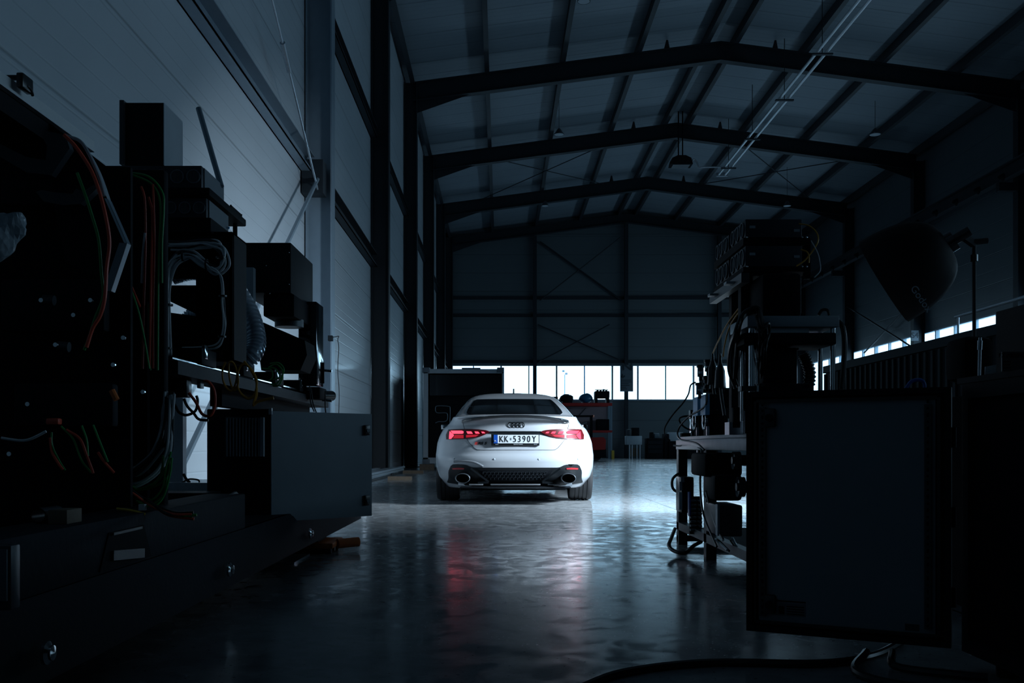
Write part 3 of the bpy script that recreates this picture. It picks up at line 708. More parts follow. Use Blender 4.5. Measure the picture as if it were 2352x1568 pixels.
# spoiler lip
top = [(x, 1.004-.055*abs(x/.61)**2.2) for x in [(-.61+1.22*i/30) for i in range(31)]]
bot = [(x, z-.016) for x, z in top]
B = MB(); G = []
for dy, dz in ((.03, .004), (-.035, .006), (-.045, -.002), (-.038, -.022), (.02, -.028)):
    G.append([(x, yrear(x, .96)-.03+dy, z+dz) for x, z in top])
B.grid(G); B.build('spoiler_lip', M['gloss'], car, 60)
# shark fin aerial
B = MB(); B.prism([(0, 2.25, 1.365), (0, 2.42, 1.365), (0, 2.36, 1.40), (0, 2.30, 1.435), (0, 2.27, 1.40)], (.02, 0, 0)); B.build('roof_aerial', M['black'], car)
# tail lights
for s in (1, -1):
    def c(a, b):   # coordinates of the left lamp in the close-up, mirrored
        x, z = loc(a, b); return (x*(-s if s == 1 else -1)*(1 if s == 1 else -1)*(1) if False else (x if s == -1 else -x), z)
    top = [c(233, 640), c(262, 572), c(330, 569), (c(470, 566)), c(600, 570), c(690, 577), c(740, 585), c(772, 601)]
    bot = [c(236, 694), c(280, 694), c(340, 693), c(450, 690), c(560, 680), c(660, 660), c(735, 628), c(774, 605)]
    lamp = patch(resample(top, 24), resample(bot, 24), .012, 6, .03).build('tail_light', M['lamp_d'], car, 50)
    def cell(pts_t, pts_b, m='lamp_e', off=.018):
        patch(resample([c(*p) for p in pts_t], 8), resample([c(*p) for p in pts_b], 8), off, 3, .008).build('light_bar', M[m], lamp, 50)
    cell([(290, 588), (440, 588), (450, 598)], [(318, 626), (440, 626), (448, 620)])
    cell([(278, 595), (288, 602), (330, 640)], [(270, 690), (296, 690), (330, 650)])
    cell([(485, 596), (545, 598)], [(500, 626), (564, 626)])
    cell([(585, 598), (630, 600)], [(598, 624), (650, 624)])
    cell([(668, 600), (700, 602)], [(680, 621), (718, 620)])
    cell([(345, 640), (450, 640)], [(320, 684), (450, 682)], 'lamp_g', .015)
    cell([(480, 640), (640, 636)], [(480, 674), (600, 664)], 'lamp_g', .015)
# dark strip between the lights
top = [loc(a, b) for a, b in ((765, 596), (900, 594), (1100, 594), (1300, 594), (1430, 596), (1470, 600))]
bot = [loc(a, b) for a, b in ((765, 622), (900, 626), (1100, 628), (1380, 628), (1430, 640), (1560, 672))]
patch(resample(top, 20), resample(bot, 20), .006, 3, .01).build('trim_strip', M['gloss'], car, 50)
# number plate
p0 = loc(790, 775); p1 = loc(1388, 628); yp = yrear(0, .72)-.034
hx = (p0[0]+p1[0])/2; hw = (p1[0]-p0[0])/2; z0, z1 = p0[1], p1[1]
B = MB(); B.box(p0[0], p1[0], yp, yp+.03, z0, z1, .006); pl = B.build('number_plate', M['gloss'], car)
q0 = loc(822, 745); q1 = loc(1378, 640)
MB().box(q0[0]+.045, q1[0], yp-.003, yp, q0[1], q1[1]).build('plate_face', M['plate'], pl, 0)
MB().box(q0[0], q0[0]+.045, yp-.003, yp, q0[1], q1[1]).build('country_band', M['eu'], pl, 0)
def txt(s, zx, zy, size, m, xs=1., ex=.0012, sh=0, bold=0, par=pl, y=None):
    x, z = loc(zx, zy); return text_mesh('lettering', s, size, m, par, Matrix.Translation((x, (yp-.0045) if y is None else y, z)) @ RXm, ex, xs, sh, bold)
for ch, zx in (('K', 918), ('K', 978), ('5', 1083), ('3', 1141), ('9', 1199), ('0', 1257), ('Y', 1323)): txt(ch, zx, 695, .102, M['black'], .76, bold=-.0005)
x, z = loc(1033, 692); MB().box(x-.008, x+.008, yp-.004, yp-.0025, z-.013, z+.013).build('plate_sticker', M['grey'], pl, 0)
txt('PL', 843, 718, .03, M['white'], .8)
txt('Gdański Kraków', 1125, 757, .014, M['white'], 1.1); 
for zx in (862, 1338): txt('oooo', zx, 757, .02, M['lgrey'], .8)
# rings emblem
x0, z = loc(1100, 519)
B = MB(); R = .0335
for k in range(4):
    cx = x0+(k-1.5)*.0375*1.12; yb = yrear(cx, z)-.006; N = 32; n2 = 6
    vs = [[B.bm.verts.new((cx+(R-.0035+.0045*math.cos(2*PI*j/n2))*math.cos(2*PI*i/N), yb+.003*math.sin(2*PI*j/n2), z+(R-.0035+.0045*math.cos(2*PI*j/n2))*math.sin(2*PI*i/N))) for j in range(n2)] for i in range(N)]
    for i in range(N):
        for j in range(n2): B.bm.faces.new((vs[i][j], vs[(i+1) % N][j], vs[(i+1) % N][(j+1) % n2], vs[i][(j+1) % n2]))
B.build('ring_emblem', M['gloss'], car)
# model badge
x, z = loc(655, 746); yb = yrear(x, z)-.004
bd = text_mesh('model_badge', 'RS 5', .040, M['gloss'], car, Matrix.Translation((x+.020, yb-.004, z)) @ Matrix.Rotation(math.atan2(yrear(x+.05, z)-yrear(x-.05, z), .1), 4, 'Z') @ RXm, .002, 1.35, .3, .0012)
B = MB()
for k in range(2): B.prism([(x-.066+.013*k, yb-.008, z-.016), (x-.056+.013*k, yb-.008, z-.016), (x-.044+.013*k, yb-.008, z+.016), (x-.054+.013*k, yb-.008, z+.016)], (0, .01, 0))
B.build('badge_flash', M['red'], bd)
# shut lines of the tailgate
seam_m = mat('dark_panel_gap', (.02, .025, .03), .6)
pts = [loc(a, b) for a, b in ((440, 470), (448, 530), (462, 600))]
def seam(pp):
    pp = smooth([Vector((x, 0, z)) for x, z in pp], 8)
    MB().tube([(p.x, yrear(p.x, p.z)-.0005, p.z) for p in pp], .0026, 6, 0).build('shut_line', seam_m, car)
seam([loc(a, b) for a, b in ((440, 470), (450, 530), (460, 566))]); seam([loc(a, b) for a, b in ((1760, 470), (1752, 530), (1744, 570))])
seam([loc(a, b) for a, b in ((490, 692), (530, 750), (575, 795), (600, 816), (640, 826), (800, 828), (1100, 828), (1400, 828), (1555, 828), (1600, 815), (1640, 780), (1712, 690))])
# parking sensors
for zx, zy in ((333, 937), (827, 943), (1379, 945), (1865, 941)):
    x, z = loc(zx, zy); MB().lathe([(.0, 0), (.009, 0), (.0115, .002), (.0125, .006)], (x, yrear(x, z)-.004, z), 'Y', 20).build('parking_sensor', M['lgrey'], car, 60)
# raised bumper brow over each exhaust
for s in (1, -1):
    pp = [loc(a, b) for a, b in ((330, 972), (400, 966), (500, 968), (580, 980), (640, 1005), (690, 1034))]
    pp = smooth([Vector((-s*x*-1 if s < 0 else x, 0, z)) for x, z in pp], 6)
    MB().tube([((p.x if s > 0 else -p.x), yrear(p.x, p.z)+.004, p.z) for p in pp], .014, 8, 0).build('bumper_brow', M['paint'], car)
# diffuser
ztab = [(0, .418), (.49, .418), (.53, .435), (.56, .449), (.66, .455), (.712, .452), (.745, .425), (.765, .36), (.785, .245)]
zbt = [(0, .195), (.45, .2), (.6, .215), (.785, .235)]
xs = [-.785+1.57*i/60 for i in range(61)]
dif = patch([(x, lerp(ztab, abs(x))) for x in xs], [(x, lerp(zbt, abs(x))) for x in xs], .014, 10, .05).build('diffuser', M['bplast'], car, 50)
# honeycomb insert
B = MB(); xs = [-.42+.84*i/20 for i in range(21)]
g = patch([(x, .385) for x in xs], [(x*.84, .275) for x in xs], .017, 3, .01).build('grille_insert', M['mblack'], dif, 50)
B = MB()
for r in range(3):
    for k in range(-9, 10):
        x = k*.043+(.021 if r % 2 else 0); z = .358-.032*r
        if abs(x) > .38-.03*r: continue
        B.box(x-.017, x+.017, yrear(x, z)-.026, yrear(x, z)-.016, z+.0105, z+.0135); B.box(x-.019, x-.016, yrear(x, z)-.026, yrear(x, z)-.016, z-.012, z+.012)
B.build('honeycomb', M['dgrey'], g, 0)
# angled struts to the exhausts, lower blade
for s in (1, -1):
    B = MB(); B.bar((s*.50, -.02, .41), (s*.30, -.005, .26), .02, .02); B.bar((s*.30, -.01, .255), (s*.42, .0, .245), .02, .025); B.build('diffuser_strut', M['gloss'], dif)
for x0, x1, m in ((-.28, .28, 'alu'), (-.52, -.36, 'alu'), (.36, .50, 'dgrey')):
    MB().box(x0, x1, -.02, .02, .222, .236, .004).build('diffuser_blade', M[m], dif)
MB().box(-.62, .62, -.03, .15, .19, .205, .004).build('lower_lip', M['mblack'], dif)
# exhausts
for s in (1, -1):
    cx, z = s*.59, .30; B = MB(); N = 40
    prof = [(1.0, -.075), (1.02, -.068), (1.02, .12), (.86, .12), (.86, -.04), (.93, -.078)]
    V = [[B.bm.verts.new((cx+.083*r*math.cos(2*PI*i/N), y+.0, z+.054*r*math.sin(2*PI*i/N))) for i in range(N)] for r, y in prof]
    for a in range(len(prof)):
        b2 = (a+1) % len(prof)
        for i in range(N): B.bm.faces.new((V[a][i], V[a][(i+1) % N], V[b2][(i+1) % N], V[b2][i]))
    e = B.build('exhaust_tip', M['dgrey'], car, 50)
    B = MB(); vs = [B.bm.verts.new((cx+.074*math.cos(2*PI*i/N), .05, z+.047*math.sin(2*PI*i/N))) for i in range(N)]; B.bm.faces.new(vs); B.build('exhaust_inner', M['mblack'], e, 0)
    MB().cyl((cx, .12, z-.02), (cx*.85, .9, .27), .05, 16).build('silencer_pipe', M['galv'], car)
    MB().cyl((cx*1.1, .24, .24), (cx*.55, .24, .235), .045, 16).build('silencer', M['galv'], car)
    pp = [(s*.575, .412), (s*.64, .416), (s*.715, .410)]; pb = [(s*.58, .396), (s*.64, .394), (s*.712, .392)]
    patch(resample(pp, 8), resample(pb, 8), .022, 2, .01).build('reflector', M['refl'], car, 50)
    if s > 0: MB().box(.60, .66, yrear(.63, .45)-.03, yrear(.63, .45)-.01, .447, .455).build('trim_highlight', M['chrome'], dif)
# wheels
def wheel(s, y):
    w0 = s*.80; R = .345; h = .1375
    prof = [(.24, -h*.95), (.30, -h), (.325, -h*.98), (.338, -h*.85)]
    for g0 in (-.075, -.028, .02, .068): prof += [(R-.001, g0-.010), (R-.001, g0-.0055), (R-.013, g0-.004), (R-.013, g0+.004), (R-.001, g0+.0055)]
    prof += [(R, .09), (.338, h*.85), (.325, h*.98), (.30, h), (.24, h*.95)]
    ty = MB().lathe(prof, (w0, y, R), 'X', 64).build('tyre', M['rubber'], car, 40)
    B = MB(); B.lathe([(.25, -h*.9), (.235, -h*.7), (.235, h*.6), (.25, h*.92), (.243, h*.95), (.22, h*.5)], (w0, y, R), 'X', 48)
    for k in range(10):
        a = 2*PI*k/10; B.bar((w0+s*.07, y, R), (w0+s*.1, y+.225*math.cos(a), R+.225*math.sin(a)), .022, .03)
    B.cyl((w0-.05, y, R), (w0+s*.085, y, R), .05, 20); B.build('rim', M['dgrey'], car)
    MB().lathe([(.0, -.02), (.17, -.02), (.17, .02), (.0, .02)], (w0-s*.04, y, R), 'X', 32).build('brake_disc', M['galv'], car)
for s in (-1, 1):
    for y in AX: wheel(s, y)
MB().box(-.62, .62, .7, 4.3, .135, .25, .02).build('underbody', M['mblack'], car)
MB().cyl((-.66, 1.05, .30), (.66, 1.05, .30), .04, 12).build('rear_axle', M['mblack'], car)
# wheel arch liners dark, mirrors
for s in (-1, 1):
    B = MB(); B.box(-.065, .065, -.05, .06, -.045, .05, .03, Matrix.Translation((s*.955, 3.02, .925))); m_ = B.build('door_mirror', M['black'], car)
    MB().box(s*.955-.05, s*.955+.05, 2.962, 2.970, .895, .96, .004).build('mirror_glass', M['chrome'], m_)
    MB().bar((s*.78, 3.05, .91), (s*.92, 3.03, .915), .05, .025).build('mirror_arm', M['black'], m_)
    MB().bar((s*.46, 3.99, .5), (s*.40, 4.0, .5), .1, .1).build('hub', M['mblack'], car)
    MB().cyl((s*.795, 2.0, .99), (s*.795, 2.01, .99), .001, 4).bm.free()
car.location = (.165, 11.15, 0)
# ------------------------------------------------------------------ left machine, standing on a long steel skid
def mk(fn, name, m, **k):
    B = MB(); fn(B); return B.build(name, M[m], **k)
def pbox(px0, px1, py0, py1, Y0, Y1, bevel=0, B=None):     # box whose front face at depth Y0 covers these pixels
    B = B or MB(); return B.box(X(px0, Y0), X(px1, Y0), Y0, Y1, Z(py1, Y0), Z(py0, Y0), bevel)
def top(B, name, m, label, cat, group=None, sm=35): return B.build(name, M[m], None, sm, label, cat, group)
SX = -1.08
t = thing('steel_skid', (-1.8, 4.6, .1), 'long dark steel skid with fork pocket under the left machine', 'skid')
B = MB(); B.prism([(SX, 1.2, .10), (SX, 7.7, .10), (SX, 7.7, .13), (SX-.10, 7.7, .28), (SX-.10, 1.2, .28), (SX, 1.2, .24)], (-.02, 0, 0))
B.box(-2.5, SX-.02, 1.2, 7.7, .10, .13); B.box(-2.5, -1.18, 1.2, 7.7, .26, .28)
B.box(-2.5, -2.46, 1.2, 7.7, .13, .26); B.box(-2.5, SX-.02, 7.66, 7.7, .13, .26); B.box(-2.5, SX-.02, 1.2, 1.24, .13, .26)
B.build('deck', M['skid'], t)
B = MB(); B.box(-1.36, -1.18, 1.2, 4.6, .28, .44, .006); B.build('side_channel', M['skid'], t)
B = MB(); x = -1.175
B.prism([(x, 2.92, .29), (x, 3.35, .29), (x, 3.28, .40), (x, 2.99, .40)], (-.01, 0, 0)); B.build('fork_pocket', M['mblack'], t)
B = MB(); B.bar((x+.004, 3.0, .395), (x+.004, 3.24, .395), .012, .008); B.bar((x+.004, 3.0, .33), (x+.004, 3.26, .31), .012, .03); B.build('pocket_edge', M['dgrey'], t)
for y, z in ((2.36, .17), (3.95, .17), (5.63, .165)):
    MB().lathe([(0, .0), (.028, 0), (.028, .008), (.018, .014), (.018, .02), (0, .024)], (SX, y, z), 'X', 24).build('bolt', M['chrome'], t)
# machine skate under the skid end
t = thing('machine_skate', (-1.05, 6.3, 0), 'orange roller skate supporting the skid end on the floor', 'skate')
MB().box(-1.35, -1.02, 6.05, 6.45, .035, .07, .008).build('plate', M['orange'], t)
MB().cyl((-1.02, 6.22, .05), (-.90, 6.30, .055), .03, 16).build('handle_socket', M['orange'], t)
for y in (6.12, 6.25, 6.38): MB().cyl((-1.33, y, .03), (-1.04, y, .03), .03, 20).build('roller', M['rubber'], t)
MB().box(-1.40, -1.12, 6.1, 6.4, .07, .10).build('swivel_top', M['mblack'], t)
MB().box(-1.42, -1.15, 5.55, 6.0, 0, .012).build('steel_plate', M['galv'], None, 0, 'thin grey plate on the floor beside the orange skate', 'plate')
# second skate hidden near the camera carries the skid
MB().box(-1.7, -1.3, 1.6, 2.1, 0, .10).build('support_block', M['mblack'], None, 0, 'black block under the near end of the skid', 'block')

# control cabinet with opened door
y0 = 5.5; x0, x1 = X(475, y0), X(620, y0); z0, z1 = Z(1200, y0), Z(939, y0)
t = thing('control_cabinet', (x0, y0, z0), 'dark control cabinet with finned vent and swung open grey door', 'cabinet')
MB().box(x0, x1, y0, y0+.55, z0+.045, z1, .006).build('body', M['black'], t)
MB().box(x0+.02, x1-.02, y0+.05, y0+.5, .28, z0+.045).build('plinth', M['mblack'], t)
B = MB(); pbox(517, 606, 957, 1050, y0-.02, y0, .003, B); g = B.build('vent_grille', M['dgrey'], t)
for i in range(11): pbox(520+i*7.3, 522.6+i*7.3, 960, 1048, y0-.045, y0-.02).build('fin', M['lgrey'], g, 0)
pbox(597, 605, 958, 1048, y0-.05, y0-.02).build('end_fin', M['lgrey'], g, 0)
h0 = Vector((x1+.008, y0, 0)); h1 = Vector((X(854, 6.0), 6.0, 0)); d = (h1-h0).normalized(); nrm = Vector((d.y, -d.x, 0))
zt0, zb0 = .853, .240
dr = []
B = MB(); B.prism([h0+Vector((0, 0, zb0)), h1+Vector((0, 0, zb0)), h1+Vector((0, 0, zt0)), h0+Vector((0, 0, zt0))], -nrm*.022); door = B.build('door', M['doorg'], t, 0)
for zc in (.755, .335):
    c = h1-d*.045+Vector((0, 0, zc)); Mx = Matrix.Translation(c) @ Matrix.Rotation(math.atan2(d.y, d.x), 4, 'Z')
    MB().box(-.018, .018, -.018, 0, -.03, .03, .003, Mx).build('latch', M['plblack'], door)
    MB().cyl(Mx @ Vector((0, -.018, -.003)), Mx @ Vector((0, -.024, -.003)), .010, 16).build('lock_insert', M['grey'], door)
MB().box(x1-.005, x1+.012, y0-.012, y0+.01, z1-.03, z1+.005).build('hinge', M['white'], t)
# bracket plate on the skid before the cabinet
B = MB(); B.prism([(-1.22, 3.9, .28), (-1.22, 4.75, .28), (-1.22, 4.75, .40), (-1.22, 4.6, .45), (-1.22, 3.9, .37)], (-.012, 0, 0)); top(B, 'bracket_plate', 'dgrey', 'dark welded plate with slot on the skid below the control cabinet', 'bracket', sm=0)
MB().box(-1.215, -1.21, 4.15, 4.5, .395, .415).build('slot_cover', M['mblack'], None, 0, 'black slot strip on the welded plate below the cabinet', 'strip')
# steel leg and floor channel behind
t = thing('galvanised_post', (X(402, 6.9), 6.9, 0), 'pale galvanised post seen through the gap left of the cabinet', 'post')
B = MB(); pbox(386, 420, 860, 1108, 6.9, 6.98, 0, B); B.build('post', M['lgrey'], t, 0)
MB().box(X(380, 6.9), X(500, 6.9), 6.7, 7.4, .28, Z(1106, 6.9)).build('foot_channel', M['galv'], t, 0)
B = MB(); B.tube([P(421, 1088, 6.8), P(428, 1100, 6.8), P(436, 1108, 6.8)], .01); B.tube([P(418, 1108, 6.8), P(435, 1100, 6.8), P(455, 1102, 6.8), P(458, 1108, 6.8)], .006)
top(B, 'loose_cable', 'c_black', 'black loose cable end lying by the galvanised post foot', 'cable')
MB().box(X(300, 5.2), X(474, 5.2), 5.2, 5.47, .28, Z(1132, 5.2)).build('deck_box', M['black'], None, 0, 'low black box on the skid left of the control cabinet', 'box')

# horizontal beam carrying the optical modules
t = thing('support_beam', (-1.32, 5.6, .95), 'long galvanised beam running along the machine above the cabinet', 'beam')
B = MB(); B.box(-1.42, -1.28, 3.95, 7.4, .945, 1.0); B.build('beam', M['bsteel'], t, 0)
B = MB(); B.cyl((-1.31, 3.95, 1.009), (-1.31, 7.5, 1.028), .009, 10); B.cyl((-1.37, 3.95, 1.009), (-1.37, 7.5, 1.009), .009, 10); B.build('guide_rail', M['chrome'], t)
MB().box(-1.46, -1.40, 5.0, 7.3, .86, .985).build('beam_web', M['mblack'], t, 0)
for y in (4.3, 5.0, 5.7, 6.4):
    i = (y-4.3)/.7
    t = thing('carriage_block', (-1.34, y, 1.03), 'small dark carriage block on the guide rail, %s from the camera' % ('first', 'second', 'third', 'fourth')[round(i)], 'block')
    MB().box(-1.41, -1.29, y, y+.22, 1.012, 1.085, .004).build('body', M['black'], t)
    MB().box(-1.30, -1.285, y+.03, y+.08, 1.04, 1.10, .002).build('bright_lug', M['chrome'], t)
t = thing('junction_block', P(400, 913, 4.2), 'black junction block at the left end of the beam', 'block')
pbox(352, 430, 866, 912, 4.2, 4.27, .01).build('housing', M['plblack'], t)
pbox(452, 461, 874, 891, 4.4, 4.45, .002).build('connector', M['white'], t)

# open front enclosure
yE = 4.6; xa, xb = X(380, yE), X(533, yE); za, zb = Z(830, yE), Z(532, yE)
t = thing('cable_enclosure', (xa, yE, za), 'open fronted black enclosure with grey cable loop inside', 'enclosure')
B = MB(); y1 = 4.86
B.box(xa, xb, yE, y1, zb-.02, zb); B.box(xa, xb, yE, y1, za, za+.02); B.box(xb-.012, xb, yE, y1, za, zb)
B.box(X(512, yE), xb, yE, yE+.01, za, zb); B.box(xa, xb, yE, yE+.01, zb-.05, zb); B.box(xa, xb, yE, yE+.01, za, za+.05)
B.build('frame', M['black'], t, 0)
B = MB()
for poly in ([(378, 545), (545, 545), (545, 640), (378, 640)], [(378, 655), (480, 655), (480, 735), (378, 686)], [(450, 640), (545, 640), (545, 735), (450, 735)], [(378, 716), (520, 735), (545, 735), (545, 832), (378, 832)]):
    B.prism([P(a, c, y1) for a, c in poly], (0, .01, 0))
B.build('back_plates', M['mblack'], t, 0)
MB().box(xb, xb+.004, yE+.02, y1-.02, za+.01, zb-.01).build('side_cover', M['black'], t, 0)

def cables(name, label, paths, r, m, n=1, jitter=.012, Y=None, ties=(), cat='cable', part='cable'):
    """paths: list of pixel polylines (px,py,Y)"""
    p0 = P(*paths[0][0]); t = thing(name, p0, label, cat)
    for path in paths:
        for k in range(n):
            o = Vector((random.uniform(-1, 1), random.uniform(-.5, .5), random.uniform(-1, 1)))*jitter
            pts = []
            for i, q in enumerate(path):
                w = Vector((random.uniform(-1, 1), random.uniform(-1, 1), random.uniform(-1, 1)))*jitter*.35
                pts.append(P(*q)+o+w)
            MB().tube(pts, r, 8, 6).build(part, M[m[k % len(m)]] if isinstance(m, (list, tuple)) else M[m], t)
    for q in ties:
        MB().lathe([(q[3], -.004), (q[3]+.004, -.004), (q[3]+.004, .004), (q[3], .004)], P(*q[:3]), q[4], 12).build('cable_tie', M['plblack'], t)
    return t
Y = 4.48
cables('grey_cable_bundle', 'bundle of grey cables looped inside the black enclosure', [
    [(388, 900, Y), (387, 830, Y), (384, 730, Y), (384, 660, Y), (396, 610, Y), (418, 586, Y), (445, 586, Y), (470, 604, Y), (492, 620, Y), (508, 618, Y), (518, 600, Y), (513, 575, Y), (498, 562, Y), (470, 560, Y), (430, 564, Y), (392, 564, Y)]],
    .0055, ['c_grey', 'c_grey', 'c_grey', 'dgrey'], 9, .016, ties=((384, 700, Y, .022, 'Z'), (384, 800, Y, .022, 'Z'), (421, 588, Y, .02, 'X'), (475, 608, Y, .022, 'X'), (508, 592, Y, .02, 'Z')))
cables('grey_cable_drop', 'grey cables dropping down the right side of the enclosure', [
    [(488, 616, Y-.02), (505, 630, Y-.02), (511, 660, Y-.02), (512, 700, Y-.02), (516, 740, Y-.02), (511, 775, Y-.02), (498, 795, Y-.02), (460, 802, Y-.02), (420, 804, Y-.02)]],
    .0045, ['c_grey', 'dgrey'], 4, .008, ties=((512, 680, Y-.02, .014, 'Z'), (510, 773, Y-.02, .014, 'Z')))
# corrugated exhaust hoses
def corr(name, pts, r, label):
    n = (len(pts)-1)*26
    B = MB(); B.tube(pts, r, 20, 26, lambda i: r*(1.0 if i % 6 < 3 else .80)); return B.build(name, M['hose'], None, 50, label, 'hose')
corr('corrugated_hose', [P(540, 660, 5.3), P(566, 705, 5.25), P(582, 745, 5.2), P(588, 785, 5.15), P(578, 815, 5.1), P(550, 833, 5.1), P(510, 838, 5.1), P(470, 838, 5.1)], .052, 'shiny corrugated hose curving down behind the enclosure')
corr('corrugated_hose', [P(398, 638, 5.1), P(420, 632, 5.1), P(450, 628, 5.1), P(480, 640, 5.1), P(500, 660, 5.2)], .035, 'short corrugated hose seen through the top of the enclosure')
corr('corrugated_hose', [P(425, 735, 5.3), P(436, 722, 5.3), P(455, 722, 5.3), P(470, 735, 5.4)], .03, 'small corrugated hose seen through the lower gap of the enclosure')

# fan modules
def fan_module(name, xL, xR, y0, y1, zb_, zt, nf, label, group=None, side=False, m='modg'):
    """box with round fan grilles on its front (or left) face"""
    t = thing(name, ((xL+xR)/2, (y0+y1)/2, zb_), label, 'power module', group)
    MB().box(xL, xR, y0, y1, zb_, zt, .004).build('case', M[m], t)
    h = zt-zb_
    for i in range(nf):
        if not side:
            cx = xL+(xR-xL)*(i+.5)/nf; r = min(h*.40, (xR-xL)/nf*.43)
            c = Vector((cx, y0-.002, (zb_+zt)/2)); f = MB().lathe([(r, .002), (r, -.004), (r*.86, -.004), (r*.86, .002)], c, 'Y', 28).build('fan_ring', M['grey'], t)
            B = MB()
            for k in range(-4, 5):
                w = math.sqrt(max(0, 1-(k/5)**2))*r*.86; B.box(cx+k*r*.19-.0012, cx+k*r*.19+.0012, y0-.004, y0-.002, c.z-w, c.z+w)
            B.build('fan_grille', M['grey'], f, 0)
        else:
            cy = y0+(y1-y0)*(i+.5)/nf; r = min(h*.42, (y1-y0)/nf*.44)
            c = Vector((xL-.002, cy, (zb_+zt)/2)); f = MB().lathe([(r, .002), (r, -.006), (r*.86, -.006), (r*.86, .002)], c, 'X', 28).build('fan_ring', M['grey'], t)
            B = MB()
            for k in range(-3, 4):
                w = math.sqrt(max(0, 1-(k/4)**2))*r*.86; B.box(xL-.004, xL-.002, cy+k*r*.22-.001, cy+k*r*.22+.001, c.z-w, c.z+w)
            B.build('fan_grille', M['grey'], f, 0)
    return t
Y = 4.55
t = fan_module('fan_module', X(240, Y), X(463, Y), Y, Y+.36, Z(431, Y), Z(380, Y), 6, 'wide dark fan module under the tall grey box, topmost on left machine')
MB().box(X(463, Y)+.001, X(463, Y)+.005, Y+.03, Y+.35, Z(429, Y), Z(382, Y)).build('side_panel', M['grey'], t, 0)
t = fan_module('fan_module', X(376, Y), X(474, Y), Y, Y+.36, Z(500, Y), Z(454, Y), 3, 'narrower dark fan module below the shelf on left machine')
MB().box(X(474, Y)+.001, X(474, Y)+.005, Y+.03, Y+.35, Z(498, Y), Z(456, Y)).build('side_panel', M['grey'], t, 0)
MB().sphere((X(474, Y)+.012, Y+.33, Z(520, 4.85)), .006).build('blue_lamp', M['blue'], t)
t = thing('module_shelf', (X(420, Y), Y, Z(450, Y)), 'black shelf plate with thin post between the two fan modules', 'shelf')
MB().box(X(340, Y), X(486, Y), Y-.03, Y+.62, Z(452, Y), Z(434, Y), .006).build('plate', M['mblack'], t)
MB().cyl((X(540, 5.1), 5.1, Z(545, 5.1)), (X(540, 5.1), 5.1, Z(492, 5.1)), .012, 8).build('post', M['mblack'], t)
MB().box(X(486, Y)-.02, X(548, 5.1), 4.95, 5.15, Z(497, 5.1), Z(488, 5.1), .004).build('post_bracket', M['mblack'], t)
MB().box(X(300, Y), X(484, Y), Y, Y+.5, Z(532, Y), Z(500, Y)).build('plinth', M['mblack'], None, 0, 'black plinth carrying the lower fan module', 'plinth')
# tall grey box with side flange
t = thing('tall_grey_box', (X(330, 4.6), 4.6, Z(380, 4.6)), 'tall dark box with grey side standing on the topmost fan module', 'box')
MB().box(X(287, 4.6), X(375, 4.6), 4.6, 4.87, Z(379, 4.6), Z(236, 4.6)).build('case', M['black'], t, 0)
MB().box(X(375, 4.6), X(375, 4.6)+.004, 4.6, 4.87, Z(379, 4.6), Z(236, 4.6)).build('side_panel', M['lgrey'], t, 0)
MB().box(X(278, 4.6), X(288, 4.6), 4.58, 4.62, Z(379, 4.6), Z(233, 4.6)).build('flange', M['dgrey'], t, 0)
rod_ = MB().cyl(P(456, 249, 5.0), P(508, 428, 4.85), .014, 12); top(rod_, 'slanting_rod', 'steel_l', 'slanting grey rod rising from the topmost fan module', 'rod')

# large black box & tall glossy box
Y = 6.0; xq = X(668, Y)
t = thing('scanner_housing', (xq, Y, Z(740, Y)), 'large black box housing on the left machine before the wall column', 'housing')
MB().box(X(552, Y), xq, Y, 6.7, Z(672, Y), Z(557, Y), .004).build('case', M['black'], t)
MB().box(X(600, Y), X(672, Y), Y+.05, 6.6, Z(724, Y), Z(672, Y), .01).build('lower_body', M['mblack'], t)
MB().cyl((X(640, Y), Y+.3, Z(738, Y)), (X(640, Y), Y+.3, Z(720, Y)), .09, 24).build('flange_ring', M['dgrey'], t)
for a, c in ((664, 580), (664, 653), (620, 674), (612, 610)): MB().sphere(P(a, c, Y-.002), .004).build('screw', M['chrome'], t)
MB().box(X(555, 5.9), X(578, 5.9), 5.94, 6.0, Z(697, 5.9), Z(611, 5.9)).build('pale_panel', M['lgrey'], None, 0, 'small pale panel between enclosure and black housing', 'panel')
B = MB(); B.prism([P(585, 745, 5.9), P(600, 738, 5.9), P(700, 782, 5.9), P(705, 815, 5.9), P(690, 850, 5.9), P(600, 850, 5.9)], (0, .3, 0)); top(B, 'angled_base', 'mblack', 'black angled base body under the housing behind the corrugated hose', 'base', sm=0)
Y = 6.5
t = thing('tall_black_cover', (X(713, Y), Y, Z(885, Y)), 'tall glossy black cover at the far right end of the beam', 'cover')
MB().box(X(685, Y), X(727, Y), Y, Y+.25, Z(884, Y), Z(692, Y), .006).build('cover', M['gloss'], t)
t = thing('end_actuator', P(720, 905, 6.7), 'cluster of black actuators and bright pins at the beam end', 'actuator')
MB().cyl(P(700, 909, 6.6), P(762, 909, 6.9), .035, 16).build('motor', M['plblack'], t)
B = MB(); pbox(655, 735, 888, 916, 6.55, 6.8, .01, B); B.build('gearbox', M['mblack'], t)
for py in (850, 918): MB().cyl(P(740, py, 6.75), P(762, py+2, 6.75), .010, 10).build('pin', M['chrome'], t)
MB().box(X(739, 6.7), X(744, 6.7), 6.7, 6.72, Z(880, 6.7), Z(832, 6.7)).build('lever', M['mblack'], t)
for a in (664, 690, 706): pbox(a, a+7, 889, 897, 6.5, 6.54).build('bright_lug', M['chrome'], t, 0)
